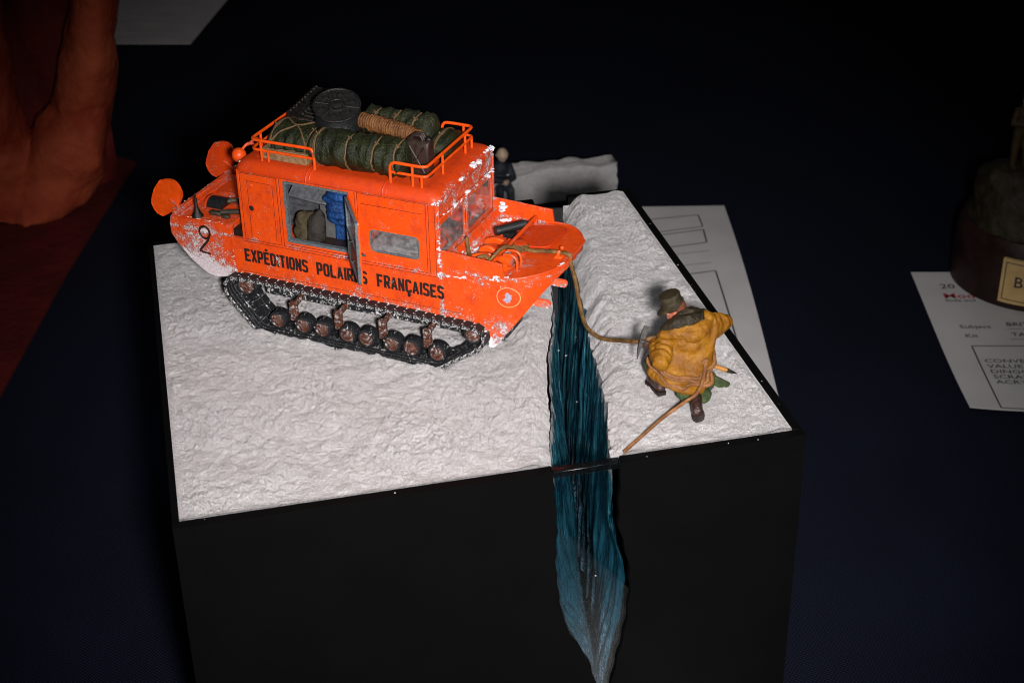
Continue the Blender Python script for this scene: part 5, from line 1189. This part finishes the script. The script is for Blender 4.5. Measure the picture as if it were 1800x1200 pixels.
# red cloth and the draped red fabric at the left
b = NB(); c0 = [gr(240, 288, Z0), gr(120, 480, Z0), gr(0, 700, Z0), gr(-60, 810, Z0), gr(-400, 800, Z0), gr(-400, 120, Z0), gr(120, 255, Z0)]
rng2 = [Vector(p) for p in c0]; lo = [p.copy() for p in rng2]; hi = [p + Vector((0, 0, 1.4)) for p in rng2]; loft(b, [lo, hi]); o = obj('red_cloth', b, REDCLOTH, None, off=tuple(rng2[0]), ang=40); o.location = rng2[0]; tag(o, 'flat dark red cloth spread on the table under the draped red fabric', 'cloth')
YR = 462.0
b = NB()
def col_(pxs, depth):
    L_ = []
    for pxl, pxr, py in pxs:
        A_, B_ = at(pxl, py, YR), at(pxr, py, YR); c = (A_ + B_) / 2; rx = abs(B_[0] - A_[0]) / 2; z = max(A_[2], TABLE + 1.6)
        L_.append([(c[0] + rx * math.cos(t), c[1] + depth * math.sin(t), z) for t in np.linspace(0, 2 * PI, 32, False)])
    loft(b, L_)
col_([(112, 208, -70), (118, 208, 0), (112, 207, 60), (98, 208, 130), (85, 209, 180), (62, 205, 230), (40, 196, 270), (10, 186, 310), (-10, 165, 350), (-20, 130, 385), (-30, 125, 398)], 22)
col_([(-150, 4, -70), (-150, 6, 0), (-150, 14, 80), (-150, 26, 150), (-150, 40, 220), (-150, 60, 270), (-150, 80, 320), (-150, 90, 385), (-150, 80, 398)], 20)
bd = blend('b', b, 1.6, 3, disp=lambda p: 2.4 * fbm(p, .035, 4) + 1.6 * math.sin(p.z * .11 + 5 * fbm(p, .02, 2)) * (1 if p.z < -60 else .35))
o = obj('draped_fabric', bd, REDCRUMPLE, None, off=tuple(gr(60, 395, Z0)), ang=180); o.location = Vector(gr(60, 395, Z0)); tag(o, 'tall crumpled orange red fabric draped over a stand on the red cloth', 'fabric')
b = NB(); A_ = at(-30, 330, YR + 22); B_ = at(150, -70, YR + 22); loft(b, [[(x, YR + 24 + 5 * math.sin(x * .25 + k) + (6 if q else 0), z) for q in (0, 1) for x in (np.linspace(A_[0], B_[0], 12) if not q else np.linspace(B_[0], A_[0], 12))] for k, z in enumerate(np.linspace(TABLE + 1.7, B_[2], 8))])
o = obj('dark_red_drape', b, REDCLOTH, None, off=(float(A_[0]), YR + 24, TABLE + 1.7), ang=60); o.location = (float(A_[0]), YR + 24, TABLE + 1.7); tag(o, 'dark red cloth showing in the gap of the draped orange fabric', 'cloth')

# snowy block and a small figure behind the vehicle
YB = 400.0; bR = at(1085, 300, YB); bL = at(800, 300, YB); ztop = float(at(1000, 296, YB)[2])
bm = NB(); n1, n2, n3 = 50, 26, 14
def bpt(u, v, wq): return Vector((bL[0] + (bR[0] - bL[0]) * u, YB + 40 * wq, TABLE + .1 + (ztop - TABLE) * v))
b2(bm, float(bL[0]), float(bR[0]), YB, YB + 12, TABLE + .1, ztop); bmesh.ops.subdivide_edges(bm, edges=bm.edges[:], cuts=26, use_grid_fill=True)
for v in bm.verts:
    if v.co.z > TABLE + 3:
        d = Vector((0, -1, .5)); v.co += Vector((1.0 * fbm(v.co, .2, 3), 1.6 * fbm(v.co, .09, 4), 2.4 * fbm(v.co + Vector((9, 0, 0)), .07, 4)))
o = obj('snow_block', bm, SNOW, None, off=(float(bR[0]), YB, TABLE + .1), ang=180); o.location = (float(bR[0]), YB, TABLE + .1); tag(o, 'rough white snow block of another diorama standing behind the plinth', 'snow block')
fgr = empty('figurine', (float(at(885, 280, YB)[0]), YB + 4, ztop), 0); FO = (float(at(885, 280, YB)[0]), YB + 4.0, ztop); tag(fgr, 'small dark clothed figure with a tan face sitting on the snow block', 'figurine')
fx, fyy, fz = FO; fz -= 8
b = NB(); chain(b, [((fx - .5, fyy, fz + 3), 4.0), ((fx - 1, fyy, fz + 11), 4.6)]); chain(b, [((fx - 5, fyy, fz + 11), 2.4), ((fx - 7, fyy - 3, fz + 6), 2.0), ((fx - 1, fyy - 6, fz + 6), 1.6)]); chain(b, [((fx + 3.4, fyy, fz + 11), 2.4), ((fx + 5.2, fyy - 3, fz + 6), 2.0), ((fx + 1.4, fyy - 6, fz + 5.4), 1.6)])
obj('jacket', blend('b', b, .6, 3), NAVYF, fgr, off=FO, ang=180)
b = NB(); chain(b, [((fx - 2, fyy, fz + 1.8), 2.6), ((fx - 3, fyy - 8, fz + 1), 2.2), ((fx - 3, fyy - 8, fz - 9), 1.8)]); chain(b, [((fx + 2, fyy, fz + 1.8), 2.6), ((fx + 2.6, fyy - 8, fz + 1), 2.2), ((fx + 3, fyy - 8, fz - 9), 1.8)]); ball(b, (fx - 3, fyy - 9.5, fz - 10), 2, 2, (1, 1.6, .8)); ball(b, (fx + 3, fyy - 9.5, fz - 10), 2, 2, (1, 1.6, .8))
obj('trousers', blend('b', b, .6, 3), BLUEGREY, fgr, off=FO, ang=180)
b = NB(); ball(b, (fx + .2, fyy - .5, fz + 18.2), 3.3, 3, (.9, .95, 1.1)); ball(b, (fx + .2, fyy - 3.7, fz + 17.8), .7, 2); chain(b, [((fx, fyy, fz + 13), 1.8), ((fx, fyy, fz + 17), 1.8)]); chain(b, [((fx + 1.4, fyy - 6, fz + 5.4), 1.4), ((fx + .2, fyy - 7.5, fz + 5.2), 1.6)])
for sg in (-1, 1): ball(b, (fx + .2 + sg * 3, fyy, fz + 18), .7, 2)
obj('body', blend('b', b, .45, 2), TANSKIN, fgr, off=FO, ang=180)

# round wooden base with a small soldier, at the right edge
tc = gr(1672, 490, TABLE); TCx, TCy = 398.0, 262.0; TR = 37.0; TZ = TABLE + .45
tro = empty('figure_base', (TCx, TCy, TZ)); TO = (TCx, TCy, TZ); tag(tro, 'round dark wooden base with grassy mound and brass name plaque', 'display base')
zt_ = float(at(1700, 395, TCy)[2]); hh = zt_ - TZ
b = NB(); lathe(b, [(TR, 0), (TR + .3, 1.2), (TR - .3, hh * .55), (TR - .8, hh * .8), (TR - 2, hh * .92), (TR - 3.2, hh)], Matrix.Translation((TCx, TCy, TZ)), 64); obj('wooden_base', b, DARKWOOD, tro, off=TO, ang=50)
b = NB(); zm = float(at(1760, 292, TCy)[2]) - zt_
MX = float(at(1784, 280, TCy)[0]); loft(b, [[(TCx + (MX - TCx) * q + r * math.cos(t), TCy + r * math.sin(t), zt_ + zm * h_) for t in np.linspace(0, 2 * PI, 40, False)] for r, h_, q in ((TR - 4, -.05, 0), (TR - 5, .2, 0), (TR - 10, .5, .3), (TR - 18, .78, .7), (11, .95, 1), (6, 1.0, 1))]); obj('mound', blend('b', b, 1.2, 2, disp=lambda p: 1.6 * fbm(p, .08, 4)), TURF, tro, off=TO, ang=180)
b = NB(); ball(b, (TCx - 10, TCy - 22, zt_ + zm * .45), 7, 3, (1.2, .8, .9)); ball(b, (TCx + 2, TCy - 20, zt_ + zm * .5), 6, 3); obj('rock', blend('b', b, .8, 2, disp=lambda p: .9 * fbm(p, .2, 3)), TURFG, tro, off=TO, ang=180)
# plaque on the curved face
b = NB(); a0 = math.atan2(float(at(1755, 490, TCy - 30)[1]) - TCy, float(at(1755, 490, TCy - 30)[0]) - TCx)
def cyl(a, z, r): return Vector((TCx + r * math.cos(a), TCy + r * math.sin(a), TZ + z))
def pxl(P): c_ = R.T @ (np.array(P) - CAM); return 900 + F_PX * c_[0] / -c_[2]
aL = min((math.radians(q) for q in range(-170, -60)), key=lambda q: abs(pxl(cyl(q, 8, TR)) - 1757)); aR = aL + math.radians(62)
def pq(b_, m0, m1, z0, z1, r0, r1):
    loft(b_, [[cyl(m0 + (m1 - m0) * k / 10, z0, r1), cyl(m0 + (m1 - m0) * k / 10, z1, r1), cyl(m0 + (m1 - m0) * k / 10, z1, r0), cyl(m0 + (m1 - m0) * k / 10, z0, r0)] for k in range(11)])
pq(b, aL, aR, 3.2, hh * .80, TR - .6, TR + .9); pl = obj('plaque', b, BRASS, tro, off=TO, ang=40)
b = NB(); m = math.radians(2.2)
for z0, z1, s0, s1 in ((4.8, 5.2, aL + m, aR - m), (hh * .80 - 2.0, hh * .80 - 1.6, aL + m, aR - m), (5.2, hh * .80 - 2.0, aL + m, aL + m * 1.3)): pq(b, s0, s1, z0, z1, TR + .8, TR + .98)
text_mesh(b, 'BRITISH', 7.6, lambda a, c: cyl(aL + math.radians(9) + a / TR, hh * .38 + c, TR + 1.0)); obj('plaque_print', b, INK, pl, off=TO, recalc=False)
# soldier
MXs = float(at(1784, 280, TCy)[0]); sol = empty('figurine', (MXs, TCy - 2, zt_ + zm)); sx, sy, sz = MXs, TCy - 2.0, zt_ + zm - .6; SO = (MXs, TCy - 2, zt_ + zm); tag(sol, 'small soldier in brown uniform standing on the grassy mound', 'figurine')
hgt = float(at(1775, 168, sy)[2]) - sz; k = hgt / 36
P = lambda x, y, z: (sx + x * k, sy + y * k, sz + z * k)
b = NB(); chain(b, [(P(-2.2, 0, 1), 1.5 * k), (P(-2.0, 0, 9), 1.9 * k), (P(-1.6, 0, 18), 2.4 * k)]); chain(b, [(P(3.4, -1, 1), 1.5 * k), (P(2.8, -1, 9), 1.9 * k), (P(1.6, 0, 18), 2.4 * k)]); chain(b, [(P(0, 0, 18), 3.2 * k), (P(0, 0, 27), 3.7 * k)])
chain(b, [(P(-3.6, 0, 28.4), 1.7 * k), (P(-5.4, -1, 22.6), 1.4 * k), (P(-.8, -3.8, 22.4), 1.1 * k)]); chain(b, [(P(3.6, 0, 28.4), 1.7 * k), (P(5.2, -1, 22.8), 1.4 * k), (P(1.2, -3.8, 23), 1.1 * k)]); ball(b, P(-2.3, -1.2, .8), 1.4 * k, 2, (1, 1.8, .8)); ball(b, P(3.5, -2.2, .8), 1.4 * k, 2, (1, 1.8, .8))
obj('uniform', blend('b', b, .45, 3), KHAKI, sol, off=SO, ang=180)
b = NB(); chain(b, [(P(0, 0, 29), 1.3 * k), (P(0, -.4, 31.5), 1.4 * k)]); ball(b, P(0, -.4, 33), 2.1 * k, 3, (.9, .95, 1.1)); ball(b, P(0, -2.4, 32.8), .45 * k, 2); ball(b, P(-.4, -4.2, 22.8), 1.0 * k, 2); obj('body', blend('b', b, .35, 2), TANSKIN, sol, off=SO, ang=180)
b = NB(); lathe(b, [(2.35 * k, 0), (2.4 * k, .9 * k), (2.1 * k, 2.0 * k), (.6 * k, 2.5 * k)], Matrix.Translation(P(0, -.2, 33.6)), 20); obj('helmet', b, KHAKI, sol, off=SO)

# unseen card added before the plinth for its reflection in the clear window
p, f, O = sheet('reflection_card', (116, -174, Z0), (-.94, .34, 0), (.34, .94, 0), 45, 160, lambda a, c: 0, 'narrow pale blue card added out of view for its reflection in the crevasse window')
p.data.materials[0] = simple('pale_blue_card', (.84, .87, .88), .8, .03, .05)

# ------------------------------------------------------------------ real size
for o in list(scene.objects):
    if o.parent is None and o.type in ('MESH', 'EMPTY'):
        o.location = Vector(o.location) * SC; o.scale = Vector(o.scale) * SC
